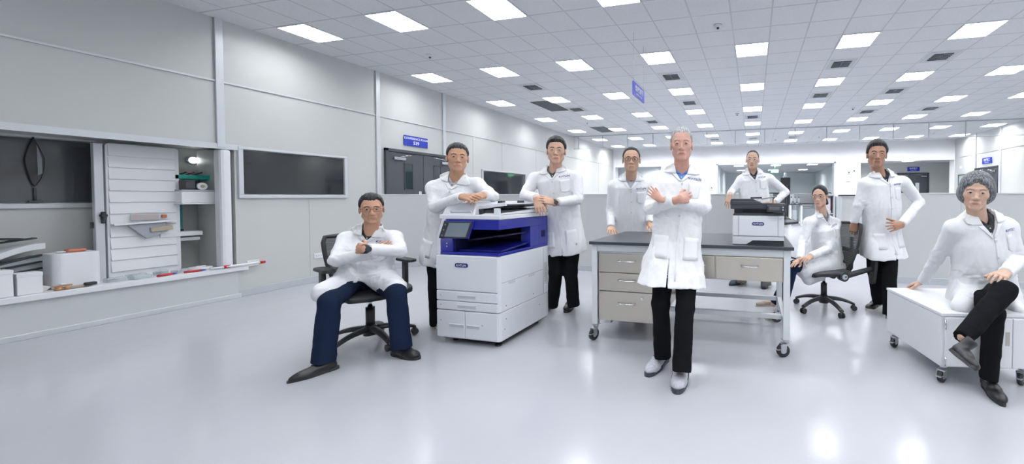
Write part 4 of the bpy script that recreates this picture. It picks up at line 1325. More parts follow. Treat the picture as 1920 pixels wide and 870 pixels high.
def rot_basis(f, u):
    """rows: left, forward, up of a local frame"""
    f = unit(f); l = unit(np.cross(f, u)) * -1.0
    # person's left: for forward=-Y and up=Z this is +X
    u2 = unit(np.cross(f, l)) * 1.0
    if np.dot(u2, u) < 0: u2 = -u2
    return np.array([l, f, u2])
def rodr(v, ax, deg):
    a = math.radians(deg); ax = unit(ax); v = np.asarray(v, float)
    return v * math.cos(a) + np.cross(ax, v) * math.sin(a) + ax * np.dot(ax, v) * (1 - math.cos(a))

def hand_field(F, W, d, n, right, sc=1.0, curl=(12, 18, 22, 28), curl2=None, spread=4.0, thumb=(38, 20), fore=None):
    """F: field; W wrist; d finger direction; n back-of-hand normal"""
    d = unit(d); n = unit(np.asarray(n, float) - d * np.dot(n, d))
    lat = np.cross(n, d) * (1 if right else -1)       # towards the thumb
    W = np.asarray(W, float)
    pts = [W]
    if fore is not None:
        F.cone(fore, W, .034 * sc, .026 * sc, .01); pts.append(fore)
    L = .088 * sc
    offs = (.030, .010, -.011, -.031)
    kn = []
    for i, o in enumerate(offs):
        k = W + d * (L - abs(i - 1) * .004 * sc) + lat * o * sc + n * (.004 - .003 * abs(i - 1.2)) * sc
        kn.append(k)
        F.cone(W + lat * o * .55 * sc, k, .0155 * sc, .0115 * sc, .012 * sc)
    F.cone(W + d * .03 * sc - n * .004 * sc, W + d * .06 * sc - n * .006 * sc, .022 * sc, .018 * sc, .012 * sc)
    lens = (.070, .078, .073, .058)
    for i in range(4):
        c1 = curl[i]; c2 = (curl2[i] if curl2 else curl[i])
        a = rodr(d, n, (1 if right else -1) * spread * (1.5 - i) * 1.0)
        ax = unit(np.cross(a, -n))
        p = kn[i]; r = (.0092, .0094, .0090, .0080)[i] * sc
        dirn = rodr(a, ax, c1)
        for j, fr in enumerate((.45, .31, .24)):
            q = p + dirn * lens[i] * fr * sc
            F.cone(p, q, r, r * .88, .003 * sc if j else .006 * sc)
            pts.append(q)
            p = q; r *= .88
            dirn = rodr(dirn, ax, c2)
    b = W + d * .022 * sc + lat * .020 * sc - n * .006 * sc
    td = unit(rodr(d, n, (1 if right else -1) * thumb[0]) - n * .35)
    p = b; r = .0135 * sc
    ax = unit(np.cross(td, d)) if np.linalg.norm(np.cross(td, d)) > 1e-3 else n
    for j, l_ in enumerate((.044, .032, .026)):
        q = p + td * l_ * sc
        F.cone(p, q, r, r * .86, .008 * sc if j == 0 else .003 * sc)
        p = q; r *= .86
        td = rodr(td, ax, thumb[1])
        pts.append(q)
    return pts

def project_poly(name, poly, m, parent, bvh, org, bu, bh, bf, off, thick=.003, cuts=5, root=None, dist=.6, maxd=1.2, multi=False):
    """cloth piece laid over a surface: poly in (u,h) of the frame org,bu,bh seen along bf"""
    bm = bmesh.new()
    polys = poly if multi else [poly]
    for pl_ in polys:
        vs = [bm.verts.new((p[0], p[1], 0)) for p in pl_]
        try: bm.faces.new(vs)
        except ValueError: pass
    if cuts:
        bmesh.ops.triangulate(bm, faces=bm.faces)
        bmesh.ops.subdivide_edges(bm, edges=bm.edges, cuts=cuts, use_grid_fill=True)
    hits = []
    for v in bm.verts:
        o = org + bu * v.co.x + bh * v.co.y + bf * dist
        h = bvh.ray_cast(Vector(o), Vector(-bf), maxd)
        hits.append(h[0])
    ok = [(v, h) for v, h in zip(bm.verts, hits) if h is not None]
    if not ok:
        bm.free(); return None
    flat = {v: v.co.copy() for v in bm.verts}
    for v, h in zip(list(bm.verts), hits):
        if h is None:
            b = min(ok, key=lambda t_: (flat[t_[0]] - flat[v]).length)
            dv = flat[v] - flat[b[0]]
            h = Vector(b[1]) + Vector(bu) * dv.x + Vector(bh) * dv.y
        v.co = Vector(h) + Vector(bf) * off - Vector(root)
    bmesh.ops.recalc_face_normals(bm, faces=bm.faces)
    avg = Vector((0, 0, 0))
    for f in bm.faces: avg += f.normal * f.calc_area()
    if avg.dot(Vector(bf)) < 0: bmesh.ops.reverse_faces(bm, faces=bm.faces)
    me = bpy.data.meshes.new(name); bm.to_mesh(me); bm.free()
    o = add_obj(name, me, m, parent, smooth=cuts > 0)
    if thick:
        md = o.modifiers.new('cloth', 'SOLIDIFY'); md.thickness = thick; md.offset = -1
    return o

def bvh_of(V, Q):
    return BVHTree.FromPolygons([tuple(v) for v in V], [tuple(q) for q in Q.tolist()])

def shoe(parent, heel, fwd, up, sc, m, root, style='oxford', sole=None, vox=.006):
    """heel: point on the ground under the heel back"""
    B = rot_basis(fwd, up)       # rows left, forward, up
    heel = np.asarray(heel, float)
    def T(l, f, u): return heel + (B[0] * l + B[1] * f + B[2] * u) * sc
    low = style in ('flat',)
    F = Fld()
    R = B
    hh = .075 if not low else .05
    F.add(lambda X: d_ell(X, T(0, .205, .028), np.array([.046, .080, .036]) * sc, R))
    F.add(lambda X: d_cone(X, T(0, .045, .042), T(0, .15, .040), .036 * sc, .042 * sc), .02)
    if style != 'flat':
        F.add(lambda X: d_cone(X, T(0, .05, .05), T(0, .055, (.085 if style != 'boot' else .15)), .036 * sc, (.037 if style != 'boot' else .042) * sc), .02)
        F.add(lambda X: d_cone(X, T(0, .07, .07), T(0, .15, .045), .030 * sc, .034 * sc), .015)
    else:
        F.add(lambda X: d_cone(X, T(0, .03, .03), T(0, .05, .045), .032 * sc, .030 * sc), .015)
        F.cut(lambda X: d_cone(X, T(0, .05, .085), T(0, .14, .085), .036 * sc, .03 * sc), .006)
    if style == 'point':
        F.add(lambda X: d_cone(X, T(0, .2, .030), T(0, .285, .022), .038 * sc, .018 * sc), .02)
    F.cut(lambda X: ((X - heel) @ B[2]) - .012 * sc, 0)
    if style != 'flat':
        top = .105 if style != 'boot' else .165
        F.cut(lambda X: top * sc - ((X - heel) @ B[2]), 0)
    cs = np.array([T(l, f, u) for l in (-.06, .06) for f in (-.03, .34) for u in (-.01, .2)])
    V, Q = mesh_field(F, cs.min(0), cs.max(0), vox)
    me = field_mesh([(V - root, Q)], 'shoe')
    o = add_obj('shoe', me, m, parent)
    # sole
    n = 26
    out = []
    tipf = .29 if style != 'point' else .308
    for k in range(n):
        a = 2 * PI * k / n
        f_ = (tipf / 2 - .002) + (tipf / 2 + .006) * math.cos(a)
        wd = (.047 if style != 'boot' else .042) * (1 - .22 * math.exp(-((f_ - .1) / .05) ** 2)) * (1 if f_ < .2 or style not in ('point', 'boot') else 1 - (f_ - .2) * (2.6 if style == 'boot' else 4.0))
        out.append((math.copysign(abs(math.sin(a)) ** .75, math.sin(a)) * wd, f_))
    bm = bmesh.new()
    thick = {'sneaker': .024, 'oxford': .020, 'point': .018, 'boot': .022, 'flat': .014, 'canvas': .024}[style]
    A = [bm.verts.new(Vector(T(x, f_, 0) - root)) for x, f_ in out]
    C_ = [bm.verts.new(Vector(T(x * .98, f_, thick * (1.25 if f_ < .1 else 1)) - root)) for x, f_ in out]
    bm.faces.new(A[::-1]); bm.faces.new(C_)
    for i in range(n): bm.faces.new([A[i], A[(i + 1) % n], C_[(i + 1) % n], C_[i]])
    bmesh.ops.recalc_face_normals(bm, faces=bm.faces)
    me = bpy.data.meshes.new('sole'); bm.to_mesh(me); bm.free()
    so = add_obj('sole', me, sole or M_rubber, o)
    if style in ('oxford', 'sneaker', 'point', 'canvas'):
        bv = bvh_of(V, Q)
        mb = MB()
        lcol = {'sneaker': mat('grey lace', (0.10, 0.10, 0.12), 0.6)}.get(style, M_lace)
        for k in range(5):
            f_ = .085 + k * .018
            pts = []
            for l in (-.022, -.011, 0, .011, .022):
                h = bv.ray_cast(Vector(T(l, f_ + (.006 if k % 2 else -.006) * (l / .022), .3)), Vector(-B[2] * 1.0), .5)
                if h[0] is not None: pts.append(Vector(h[0]) - Vector(root) + Vector(B[2]) * .002)
            if len(pts) > 2: mb.tube(pts, .0028 * sc, 5)
        if len(mb.bm.verts): mb.build('laces', lcol, o)
        else: mb.bm.free()
    if style == 'sneaker':
        mb = MB()
        for s_ in (-1, 1):
            p_ = [Vector(T(s_ * .045, .03 + .03 * k, .034 + (.008 * math.sin(k)))) - Vector(root) for k in range(6)]
            mb.tube(p_, .004, 5)
        mb.build('stripe', M_black, o)
    return o

def person(sp):
    s = sp.get('s', 1.0)
    J = {k: (P(*v) if not isinstance(v, np.ndarray) else v) for k, v in sp['J'].items()}
    D0 = sp['J']['pelvis'][2] if not isinstance(sp['J']['pelvis'], np.ndarray) else 3.0
    vf = min(.0060, max(.0027, D0 / 700 * .85))
    vc = min(.010, max(.0062, D0 / 700 * 1.8))
    root = np.array([J['pelvis'][0], J['pelvis'][1], 0.0])
    t = thing(sp.get('name', 'person'), Vector(root), label=sp['label'], cat='person')
    N, PV = J['neck'], J['pelvis']
    lat = unit(J['shL'] - J['shR'])
    up = unit(N - PV)
    fwd = unit(np.cross(lat, up))
    lat = unit(np.cross(up, fwd))
    H0 = np.dot(N - PV, up)            # torso length
    seated = sp.get('seated', False)
    hw = sp.get('girth', 1.0) * s
    hipw = .085 * s
    platv = sp.get('hiplat', lat)
    J.setdefault('hipR', PV - platv * hipw); J.setdefault('hipL', PV + platv * hipw)
    skin = sp['skin']
    # ------------------------------------------------ torso sections: (height along the trunk, half-width, half-depth, forward shift)
    secs = sp.get('secs') or [(-.02, .185, .135, 0), (.12, .178, .13, .005), (.28, .188, .13, .01), (H0 - .12, .185, .115, .005), (H0 - .035, .125, .08, -.005), (H0 + .015, .07, .062, 0)]
    hz = sp.get('hem')
    if hz is not None and not seated:
        hh = (hz - PV[2]) / max(.3, up[2])
        fl = sp.get('flare', (.235, .175))
        secs = [(hh - .02, fl[0], fl[1], sp.get('hemf', .0)), (hh * .5, (fl[0] + .195) / 2, (fl[1] + .145) / 2, .0)] + [x for x in secs if x[0] > -.1]
    hs_ = np.array([x[0] for x in secs]); rx_ = np.array([x[1] * (hw if x[0] < H0 - .06 else s) for x in secs]); ry_ = np.array([x[2] * hw for x in secs]); of_ = np.array([x[3] for x in secs])
    def torso(shrink=0.0, lo=None, hi=None):
        def f(X):
            q = X - PV.astype(np.float32)
            h = q @ up.astype(np.float32)
            rx = np.interp(h, hs_, rx_) - shrink; ry = np.interp(h, hs_, ry_) - shrink
            u = (q @ lat) / rx; v = (q @ fwd - np.interp(h, hs_, of_)) / ry
            rr = (np.abs(u) ** 2.3 + np.abs(v) ** 2.3) ** (1 / 2.3)
            d = (rr - 1) * np.minimum(rx, ry) * .9
            l_ = hs_[0] if lo is None else lo
            d = smax(d, (l_ - h), .004)
            return smax(d, h - (hs_[-1] if hi is None else hi), .02)
        return f
    F = Fld().add(torso())
    for sd in ('R', 'L'):
        sh = J['sh' + sd]
        inn = N - up * .030 * s + (sh - N) * .22
        F.cone(inn, sh, .052 * s, .056 * s, .045 * s)
    for c in sp.get('coat_add', []):
        F.cone(P(*c[0]), P(*c[1]), c[2], c[3], c[4] if len(c) > 4 else .03)
    for c in sp.get('coat_sub', []):
        a, nrm = P(*c[0]), None
        F.cut((lambda a, n_: (lambda X: -((X - a) @ n_)))(P(*c[0]), unit(np.asarray(c[1], float))), .004)
    # neckline
    vd = sp.get('v', .155) * s; k_ = .066 * s / vd
    cs_ = 1 / math.sqrt(1 + k_ * k_)
    def vopen(X):
        q = X - N
        u = np.abs(q @ lat); h = q @ up; v = q @ fwd
        d = (u - (h + vd) * k_) * cs_
        return np.maximum(d, -(v + .0))
    def nhole(X):
        q = X - N
        h = q @ up
        r_ = np.sqrt(np.maximum(0, np.sum(q * q, 1) - h * h))
        return np.maximum(r_ - .064 * s, -.035 * s - h)
    Ft = Fld(); Ft.ops = list(F.ops); Ft.cone(N - up * .06, N + up * .10, .066 * s, .060 * s, .02)
    F.cut(vopen, .004); F.cut(nhole, .004)
    def stand(X):     # collar stand round the back of the neck
        q = X - N + up * .0
        h = q @ up; v = q @ fwd
        r_ = np.sqrt(np.maximum(0, np.sum(q * q, 1) - h * h))
        ring = np.abs(r_ - (.072 - (h + .0) * .12) * s) - .006
        return np.maximum(np.maximum(ring, np.abs(h - .008) - .038 * s), v - .035 * s)
    F.add(stand, .004)
    # front slit of the skirt
    if not seated and hz is not None:
        h0 = sp.get('slit', -.14)
        so_ = sp.get('slit_u', 0.0)
        def slit(X):
            q = X - PV
            h = q @ up
            return np.maximum(np.maximum(np.abs(q @ lat - so_) - (.002 + .018 * np.maximum(0, h0 - h)), h - h0), -(q @ fwd))
        late = [slit]
    else: late = []
    # sleeves
    for sd in ('R', 'L'):
        sh, el, wr = J['sh' + sd], J['el' + sd], J['wr' + sd]
        sr = sp.get('sleeve', 1.0)
        F.cone(sh, el, .060 * s * sr, .049 * s * sr, .035 * s)
        dn = unit(wr - el)
        cuff = wr - dn * sp.get('cuff' + sd, .015)
        F.add((lambda el, cuff, dn: (lambda X: smax(d_cone(X, el, cuff + dn * .05, .049 * s * sr, .040 * s * sr), (X - cuff) @ dn, .004)))(el, cuff, dn), .010)
    am = sp.get('crease', 1.0)
    sd_ = sp.get('seed', 1.0)
    def folds(X):
        a = wobble(X * np.array([1, 1, .28], np.float32), 15, sd_)
        h = (X - PV.astype(np.float32)) @ up.astype(np.float32)
        low = np.clip((.22 - h) / .35, .25, 1.0)
        d = .0085 * a * low + .0035 * wobble(X, 10, sd_ + 1) + .0022 * wobble(X * np.array([1, 1, .5], np.float32), 36, sd_ + 3)
        for el in (J['elR'], J['elL']):
            r2 = np.sum((X - el) ** 2, 1)
            b = wobble(X * np.array([.6, .6, 1.3], np.float32), 30, sd_ + 2)
            d = d + (.0045 * b + .0065 * np.exp(-(b / .2) ** 2)) * np.exp(-r2 / .016)
        w_ = np.exp(-((h - .16) / .07) ** 2)
        c = wobble(X * np.array([.5, .5, 1.5], np.float32), 26, sd_ + 4)
        return (d + (.003 * c + .005 * np.exp(-(c / .18) ** 2)) * w_ * (.9 if seated else .45)) * am
    F.noise(folds)
    for fn in late: F.cut(fn, .003)
    for fn in sp.get('coat_fn', []):
        F.cut(fn(J, PV, N, lat, up, fwd), .006)
    pts = [np.asarray(J[k]) for k in ('shR', 'shL', 'elR', 'elL', 'wrR', 'wrL')]
    for h, a, b, _ in secs:
        for i in (-1, 1):
            for j in (-1, 1):
                pts.append(PV + up * h + lat * a * hw * i * 1.08 + fwd * b * hw * j * 1.1)
    for c in sp.get('coat_add', []): pts += [P(*c[0]), P(*c[1])]
    pts = np.array(pts)
    lo, hi = pts.min(0) - .10, pts.max(0) + .10
    hi[2] = min(hi[2], N[2] + .09 * s + .05)
    V, Q = mesh_field(F, lo, hi, vc)
    hemn = None
    me = field_mesh([(V - root, Q)], 'lab_coat')
    coat = add_obj('lab_coat', me, sp.get('coat_mat', M_coat), t)
    Vt, Qt = mesh_field(Ft, lo, hi, vc * 1.4)
    bv = bvh_of(Vt, Qt)
    bvc = bvh_of(V, Q)
    # collar, lapels, placket, pockets, wordmark, buttons
    for sg, nm in ((-1, 'collar'), (1, 'collar')):
        cp = [(.060, .040), (.080, .034), (.132, -.008), (.134, -.030), (.095, -.043), ((vd - .045) * .066 / vd + .002 if False else (vd / s - .045) * k_ + .004, -.045)]
        project_poly(nm, [(sg * a * s, b * s) for a, b in (cp if sg > 0 else cp)], M_coat2, coat, bv, N, lat, up, fwd, .011, .004, 5, root)
        lp = [((vd / s - .045) * k_ + .002, -.046), ((vd / s - .045) * k_ + .034, -.050), (.010, -(vd / s) - .012), (.0, -(vd / s) - .004)]
        project_poly('lapel', [(sg * a * s, b * s) for a, b in lp], M_coat2, coat, bv, N, lat, up, fwd, .007, .003, 4, root)
    lx, lz = sp.get('logo', (.10, -.085))
    sc_ = .0172 * s
    def strips(x0, y0, x1, y1, w_=.002):
        return [(x0, y0), (x1, y0), (x1, y1), (x0, y1)]
    if sp.get('pocket', True):
        ph = lz - .030
        project_poly('breast_pocket', [((lx - .045) * s, ph * s), ((lx + .045) * s, ph * s), ((lx + .045) * s, (ph - .10) * s), ((lx + .02) * s, (ph - .115) * s), ((lx - .02) * s, (ph - .115) * s), ((lx - .045) * s, (ph - .10) * s)], sp.get('coat_mat', M_coat), coat, bv, N, lat, up, fwd, .0045, .002, 4, root)
    wm = [[((p[0] - 2.7) * sc_ + lx * s, (p[1] - .5) * sc_ + lz * s) for p in q] for q in wordmark()]
    wmo = project_poly('wordmark', wm, M_logo, coat, bv, N, lat, up, fwd, .0055, 0, 0, root, multi=True)
    if sp.get('placket', True):
        hb = (hz - N[2]) / max(.3, up[2]) + .03 if not seated and hz is not None else -H0 - .0
        project_poly('placket', [(.006, -vd - .01), (.016, -vd - .01), (.016, hb), (.006, hb)], M_coat2, coat, bv, N, lat, up, fwd, .0035, .002, 10, root)
    if sp.get('pockets', not seated):
        for sg in (-1, 1):
            x0, x1, z0, z1 = .055, .165, -H0 + .02, -H0 - .14
            project_poly('hip_pocket', [(sg * x0 * s, z0), (sg * x1 * s, z0), (sg * x1 * s, z1), (sg * x0 * s, z1)], sp.get('coat_mat', M_coat), coat, bv, N, lat, up, fwd, .0045, .002, 4, root)
    nb = 0
    for k in range(sp.get('buttons', 3)):
        h = -vd - .03 - k * .115
        hit = bv.ray_cast(Vector(N + lat * .008 + up * h + fwd * .6), Vector(-fwd), 1.2)
        if hit[0] is not None:
            c = Vector(hit[0]) - Vector(root) + Vector(fwd) * .006
            MB().cyl(c, c + Vector(fwd) * .003, .0085 * s, seg=12).build('button', M_button, coat)
    # ------------------------------------------------ shirt
    shc = sp.get('shirt', M_softblack)
    S = Fld().add(torso(.014 * s, H0 - .33, H0 - .0))
    for sd in ('R', 'L'):
        S.cone(N - up * .05 * s, N + (J['sh' + sd] - N) * .7 - up * .02, .05 * s, .045 * s, .04)
    vs_ = min(sp.get('shirt_v', .055) * s, vd * .5)
    def svo(X):
        q = X - N
        u = np.abs(q @ lat); h = q @ up; v = q @ fwd
        return np.maximum((u - (h + vs_) * .9) * .74, -v)
    S.add(lambda X: np.maximum(np.abs(np.sqrt(np.maximum(0, np.sum((X - N) ** 2, 1) - ((X - N) @ up) ** 2)) - .061 * s) - .004, np.abs((X - N) @ up - .008 * s) - .026 * s), .006)
    S.cut(svo, .003)
    def sh2(X):
        q = X - N; h = q @ up
        r_ = np.sqrt(np.maximum(0, np.sum(q * q, 1) - h * h))
        return np.maximum(r_ - .053 * s, -.03 * s - h)
    S.cut(sh2, .003)
    lo = N - .22 * s; hi = N + .22 * s; lo[2] = N[2] - .3; hi[2] = N[2] + .08
    V2, Q2 = mesh_field(S, lo, hi, vf * 1.35)
    sho = add_obj('shirt', field_mesh([(V2 - root, Q2)], 'shirt'), shc, t)
    b2 = bvh_of(V2, Q2)
    for sg in (-1, 1):
        cpl = [(.030, .022), (.052, .030), (.060, .0), (.036, -.040), (.008, -vs_ / s + .004)]
        project_poly('shirt_collar', [(sg * a * s, b * s) for a, b in cpl], sp.get('shirt_collar', shc), sho, b2, N, lat, up, fwd, .006, .003, 3, root)
    for k in range(2):
        hit = b2.ray_cast(Vector(N + up * (-vs_ - .02 - .035 * k) + fwd * .5), Vector(-fwd), 1)
        if hit[0] is not None:
            c = Vector(hit[0]) - Vector(root)
            MB().cyl(c, c + Vector(fwd) * .003, .005 * s, seg=10).build('shirt_button', sp.get('sbutton', M_button), sho)
    # ------------------------------------------------ trousers
    if sp.get('legs', True):
        G = Fld()
        G.ell(PV - up * .03, np.array([.150, .108, .115]) * hw, np.array([lat, fwd, up]))
        tr = sp.get('trouser', 1.0) * s
        for sd in ('R', 'L'):
            hp, kn, an = J['hip' + sd], J['kn' + sd], J['an' + sd]
            G.cone(hp, kn, .088 * tr, .064 * tr, .03)
            dn = unit(an - kn)
            hemp = an + dn * sp.get('cuff_drop', .045)
            G.add((lambda kn, hemp, dn: (lambda X: smax(d_cone(X, kn, hemp + dn * .03, .064 * tr, sp.get('hemr', .058) * tr), (X - hemp) @ dn, .003)))(kn, hemp, dn), .018)
        sd_ = sp.get('seed', 1.0) + 5
        G.noise(lambda X: .0045 * wobble(X, 15, sd_) + .0015 * wobble(X, 40, sd_))
        pts = np.array([J[k] for k in ('hipR', 'hipL', 'knR', 'knL', 'anR', 'anL')] + [PV])
        V3, Q3 = mesh_field(G, pts.min(0) - .17, pts.max(0) + .17, vc)
        add_obj('trousers', field_mesh([(V3 - root, Q3)], 'trousers'), sp['pants'], t)
    if sp.get('sock'):
        for sd in ('R', 'L'):
            an = J['an' + sd] - root; dn = unit(J['an' + sd] - J['kn' + sd])
            hl = sp['shoe' + sd]['heel'] - root; fw = unit(sp['shoe' + sd]['dir'])
            low = np.array([hl[0], hl[1], .07]) + fw * .055
            MB().tube([an - dn * .06, an, low, low - np.array([0, 0, .02])], [.036 * s, .036 * s, .036 * s, .03 * s], 14).build('sock', sp['sock'], t)
    # ------------------------------------------------ head
    Hc = J['head']
    yw, pt, rl = sp.get('look', (0, 0, 0))
    f0 = _C - Hc; f0[2] = 0; f0 = unit(f0)
    f0 = rodr(f0, (0, 0, 1), yw)
    l0 = unit(np.cross((0, 0, 1), f0)) * 1.0
    if np.dot(l0, lat) < 0: l0 = -l0
    f1 = rodr(f0, l0, pt) if False else unit(f0 + np.array([0, 0, math.tan(math.radians(pt))]))
    u1 = unit(np.array([0, 0, 1]) - f1 * f1[2])
    u1 = rodr(u1, f1, rl)
    l1 = unit(np.cross(u1, f1)) * 1.0
    if np.dot(l1, lat) < 0: l1 = -l1
    B = np.array([l1, f1, u1])
    hs = sp.get('hs', 1.0)
    hw_, jw = sp.get('face', (1.0, 1.0))
    def loc(X): return ((X - Hc) @ B.T.astype(np.float32) / hs).astype(np.float32)
    nl = (N - Hc) @ B.T / hs
    def headf(X, base=False):
        q = loc(X)
        a = q.copy(); a[:, 0] = np.abs(a[:, 0])
        d = d_ell(q, (0, -.012, .035), (.076 * hw_, .095, .084))
        d = smin(d, d_ell(q, (0, .018, -.022), (.063 * hw_, .070, .080)), .03)
        d = smin(d, d_cone(a, (.046 * jw, -.005, -.060), (.012, .060, -.098), .020, .017), .025)
        if base: return d * hs
        d = smin(d, d_ell(q, (0, .070, -.101), (.020, .015, .015)), .02)
        d = smin(d, d_ell(a, (.044 * hw_, .052, -.018), (.022, .018, .020)), .02)
        d = smin(d, d_cone(a, (.043, .070, .023), (.0, .083, .020), .008, .008), .014)
        d = smax(d, -d_ell(a, (.031, .105, .001), (.019, .018, .013)), .012)
        d = smin(d, d_cone(q, (0, .080, .010), (0, .103, -.034), .0065, .0105), .010)
        d = smin(d, d_ell(q, (0, .103, -.036), (.0125, .012, .010)), .006)
        d = smin(d, d_ell(a, (.0145, .089, -.039), (.008, .010, .0075)), .006)
        d = smin(d, d_ell(q, (0, .078, -.070), (.029, .0145, .016)), .016)
        d = smax(d, -d_cone(a, (.0, .0955, -.0705), (.026, .0910, -.0712), .0022, .0018), .004)
        d = smin(d, d_ell(a, (.0315, .0785, .001), (.0165, .0125, .0115)), .004)
        sl = sp.get('eye', .0031)
        d = smax(d, -d_ell(a, (.0315, .095, -.0008), (.0130, .013, sl)), .001)
        d = smin(d, d_ell(a, (.079 * hw_, -.012, -.008), (.009, .019, .031)), .006)
        d = smax(d, -d_ell(a, (.092 * hw_, -.004, -.004), (.008, .010, .017)), .004)
        d = smax(d, -d_cone(a, (.019, .0945, -.042), (.031, .082, -.066), .0008, .0008), .007)
        d = smin(d, d_cone(q, (0, -.022, -.062), (nl[0] * .9, nl[1] * .9 - .004, nl[2] - .05), .052, .060 * s / hs), .028)
        if sp.get('age'):
            d = d + .0009 * np.sin(q[:, 2] * 900) * (q[:, 2] > .035) * (q[:, 1] > .04)
            d = smax(d, -d_cone(a, (.020, .094, -.040), (.034, .080, -.070), .0015, .0015), .006)
        return d * hs
    cc = np.array([Hc + (B[0] * x + B[1] * y + B[2] * z) * hs for x in (-.105, .105) for y in (-.13, .13) for z in (-.13, .135)])
    lo, hi = cc.min(0), cc.max(0)
    lo = np.minimum(lo, N - .09); lo[2] = N[2] - .06; hi = np.maximum(hi, N + np.array([.09, .09, 0]))
    Vh, Qh = mesh_field(headf, lo, hi, vf)
    parts = [(Vh, Qh)]
    # hands
    for sd in ('R', 'L'):
        hd = sp.get('hand' + sd)
        if not hd: continue
        W = J['wr' + sd]
        tip = P(*hd['tip']) if not isinstance(hd['tip'], np.ndarray) else hd['tip']
        HF = Fld()
        el = J['el' + sd]
        fr = el + (W - el) * .55
        cl = [-unit(W - el)]
        nn = hd['n']
        if isinstance(nn, str):
            tc_ = unit(_C - W)
            nn = {'cam': tc_, 'up': np.array([0, 0, 1.]), 'camup': unit(tc_ + np.array([0, 0, .9])), 'side': unit(lat)}[nn]
        pts = hand_field(HF, W, tip - W, nn, sd == 'R', s * hd.get('sc', 1.0) * 1.02, hd.get('curl', (12, 18, 22, 28)), hd.get('curl2'), hd.get('spread', 4), hd.get('thumb', (38, 20)), fore=fr)
        pts = np.array(pts)
        Vx, Qx = mesh_field(HF, pts.min(0) - .045, pts.max(0) + .045, max(.0030, vf))
        parts.append((Vx, Qx))
    # trunk and limbs below the clothes, one coarse continuous figure
    K = Fld()
    K.cone(PV, N - up * .16, .09 * s, .075 * s); K.cone(N - up * .16 - fwd * .01, N - up * .02 - fwd * .012, .06 * s, .042 * s, .03)
    for sd in ('R', 'L'):
        K.cone(N - up * .05 - fwd * .012, J['sh' + sd], .036 * s, .036 * s, .02); K.cone(J['sh' + sd], J['el' + sd], .043 * s, .036 * s, .01)
        K.cone(J['el' + sd], J['el' + sd] + (J['wr' + sd] - J['el' + sd]) * .8, .036 * s, .028 * s, .01)
        if sp.get('legs', True):
            K.cone(J['hip' + sd], J['kn' + sd], .07 * s, .045 * s, .03); K.cone(J['kn' + sd], J['an' + sd] + unit(J['an' + sd] - J['kn' + sd]) * sp.get('ankle', .03), .042 * s, .032 * s, .01)
    kp = [PV, N] + [J[k + sd] for sd in 'RL' for k in ('sh', 'el', 'wr')]
    if sp.get('legs', True): kp += [J[k + sd] for sd in 'RL' for k in ('hip', 'kn', 'an')]
    kp = np.array(kp)
    Vk, Qk = mesh_field(K, kp.min(0) - .13, kp.max(0) + .13, .015)
    parts.append((Vk, Qk))
    body = add_obj('body', field_mesh([(a - root, b) for a, b in parts], 'body'), skin, t)
    # ------------------------------------------------ face details
    bh = bvh_of(Vh, Qh)
    def fp(nm, polys, m, off, cuts=2):
        return project_poly(nm, [[(x * hs, z * hs) for x, z in p] for p in polys], m, body, bh, Hc, B[0], B[2], B[1], off, 0, cuts, root, dist=.25, maxd=.4, multi=True)
    bc = sp.get('brow', M_softblack)
    bt, bl_ = sp.get('browt', 1.0), .0
    for sg in (-1, 1):
        fp('eyebrow', [[(sg * .012, .0175), (sg * .014, .0175 + .0065 * bt), (sg * .034, .0225 + .0065 * bt), (sg * .049, .017 + .0035 * bt), (sg * .050, .0165), (sg * .034, .0215)]], bc, .0016)
    lipc = sp.get('lip', mat('lips', (0.42, 0.17, 0.13), 0.5))
    mw = sp.get('mouth', .0265); sm = sp.get('smile', 0.0)
    ml = -.0705
    fp('lips', [[(-mw, ml + sm), (-.006, ml + .0062), (0, ml + .0048), (.006, ml + .0062), (mw, ml + sm), (.0, ml - .0002)],
                [(-mw, ml - .0008 + sm), (.0, ml - .0012), (mw, ml - .0008 + sm), (.011, ml - .0075), (-.011, ml - .0075)]], lipc, .0010)
    for sg in (-1, 1):
        ey = MB()
        c = Vector(Hc - root) + Vector(B[0]) * (sg * .0315 * hs) + Vector(B[1]) * (.0775 * hs)
        tb = bmesh.new(); bmesh.ops.create_uvsphere(tb, u_segments=16, v_segments=12, radius=.0121 * hs)
        for f in tb.faces:
            f.smooth = True
            f.material_index = 1 if f.calc_center_median().normalized().z > .80 else 0
        Mx = Matrix.Translation(c) @ Matrix((Vector(B[0]), -Vector(B[2]), Vector(B[1]))).transposed().to_4x4()
        bmesh.ops.transform(tb, matrix=Mx, verts=tb.verts)
        me = bpy.data.meshes.new('eye'); tb.to_mesh(me); tb.free()
        add_obj('eye', me, [M_sclera, M_iris], body)
        # upper lid line
        fp('eyelash', [[(sg * .0185, .0015), (sg * .024, .0040), (sg * .033, .0050), (sg * .043, .0028), (sg * .046, .0), (sg * .043, .0015), (sg * .033, .0036), (sg * .024, .0026)]], M_softblack, .0012, 1)
    # ------------------------------------------------ hair
    hst = sp['hair']
    def hairf(X):
        q = loc(X)
        ax = np.abs(q[:, 0])
        y, z = q[:, 1], q[:, 2]
        th = hst.get('t', .010)
        line = np.interp(y, hst['y'], hst['z']) + hst.get('recede', 0) * np.exp(-((ax - .045) / .018) ** 2) * (y > .03)
        line = line - hst.get('part', 0) * np.clip(ax - .006, 0, .06) * np.clip(y / .03, 0, 1)
        line = line + hst.get('jag', .002) * np.sin(q[:, 0] * hst.get('jf', 260) + 1.7 * np.sin(q[:, 0] * 90)) * (y > .02)
        def shell(t_):
            return d_ell(q, (0, -.016, .037), (.076 * hw_ + t_ * hst.get('ts', .8), .093 + t_, .084 + t_ * hst.get('tt', 1.2)))
        w_ = np.clip((z - line) / .03, 0, 1)
        if hst['kind'] == 'bob':
            w_ = np.maximum(w_, np.clip((.035 - y) / .02, 0, 1))
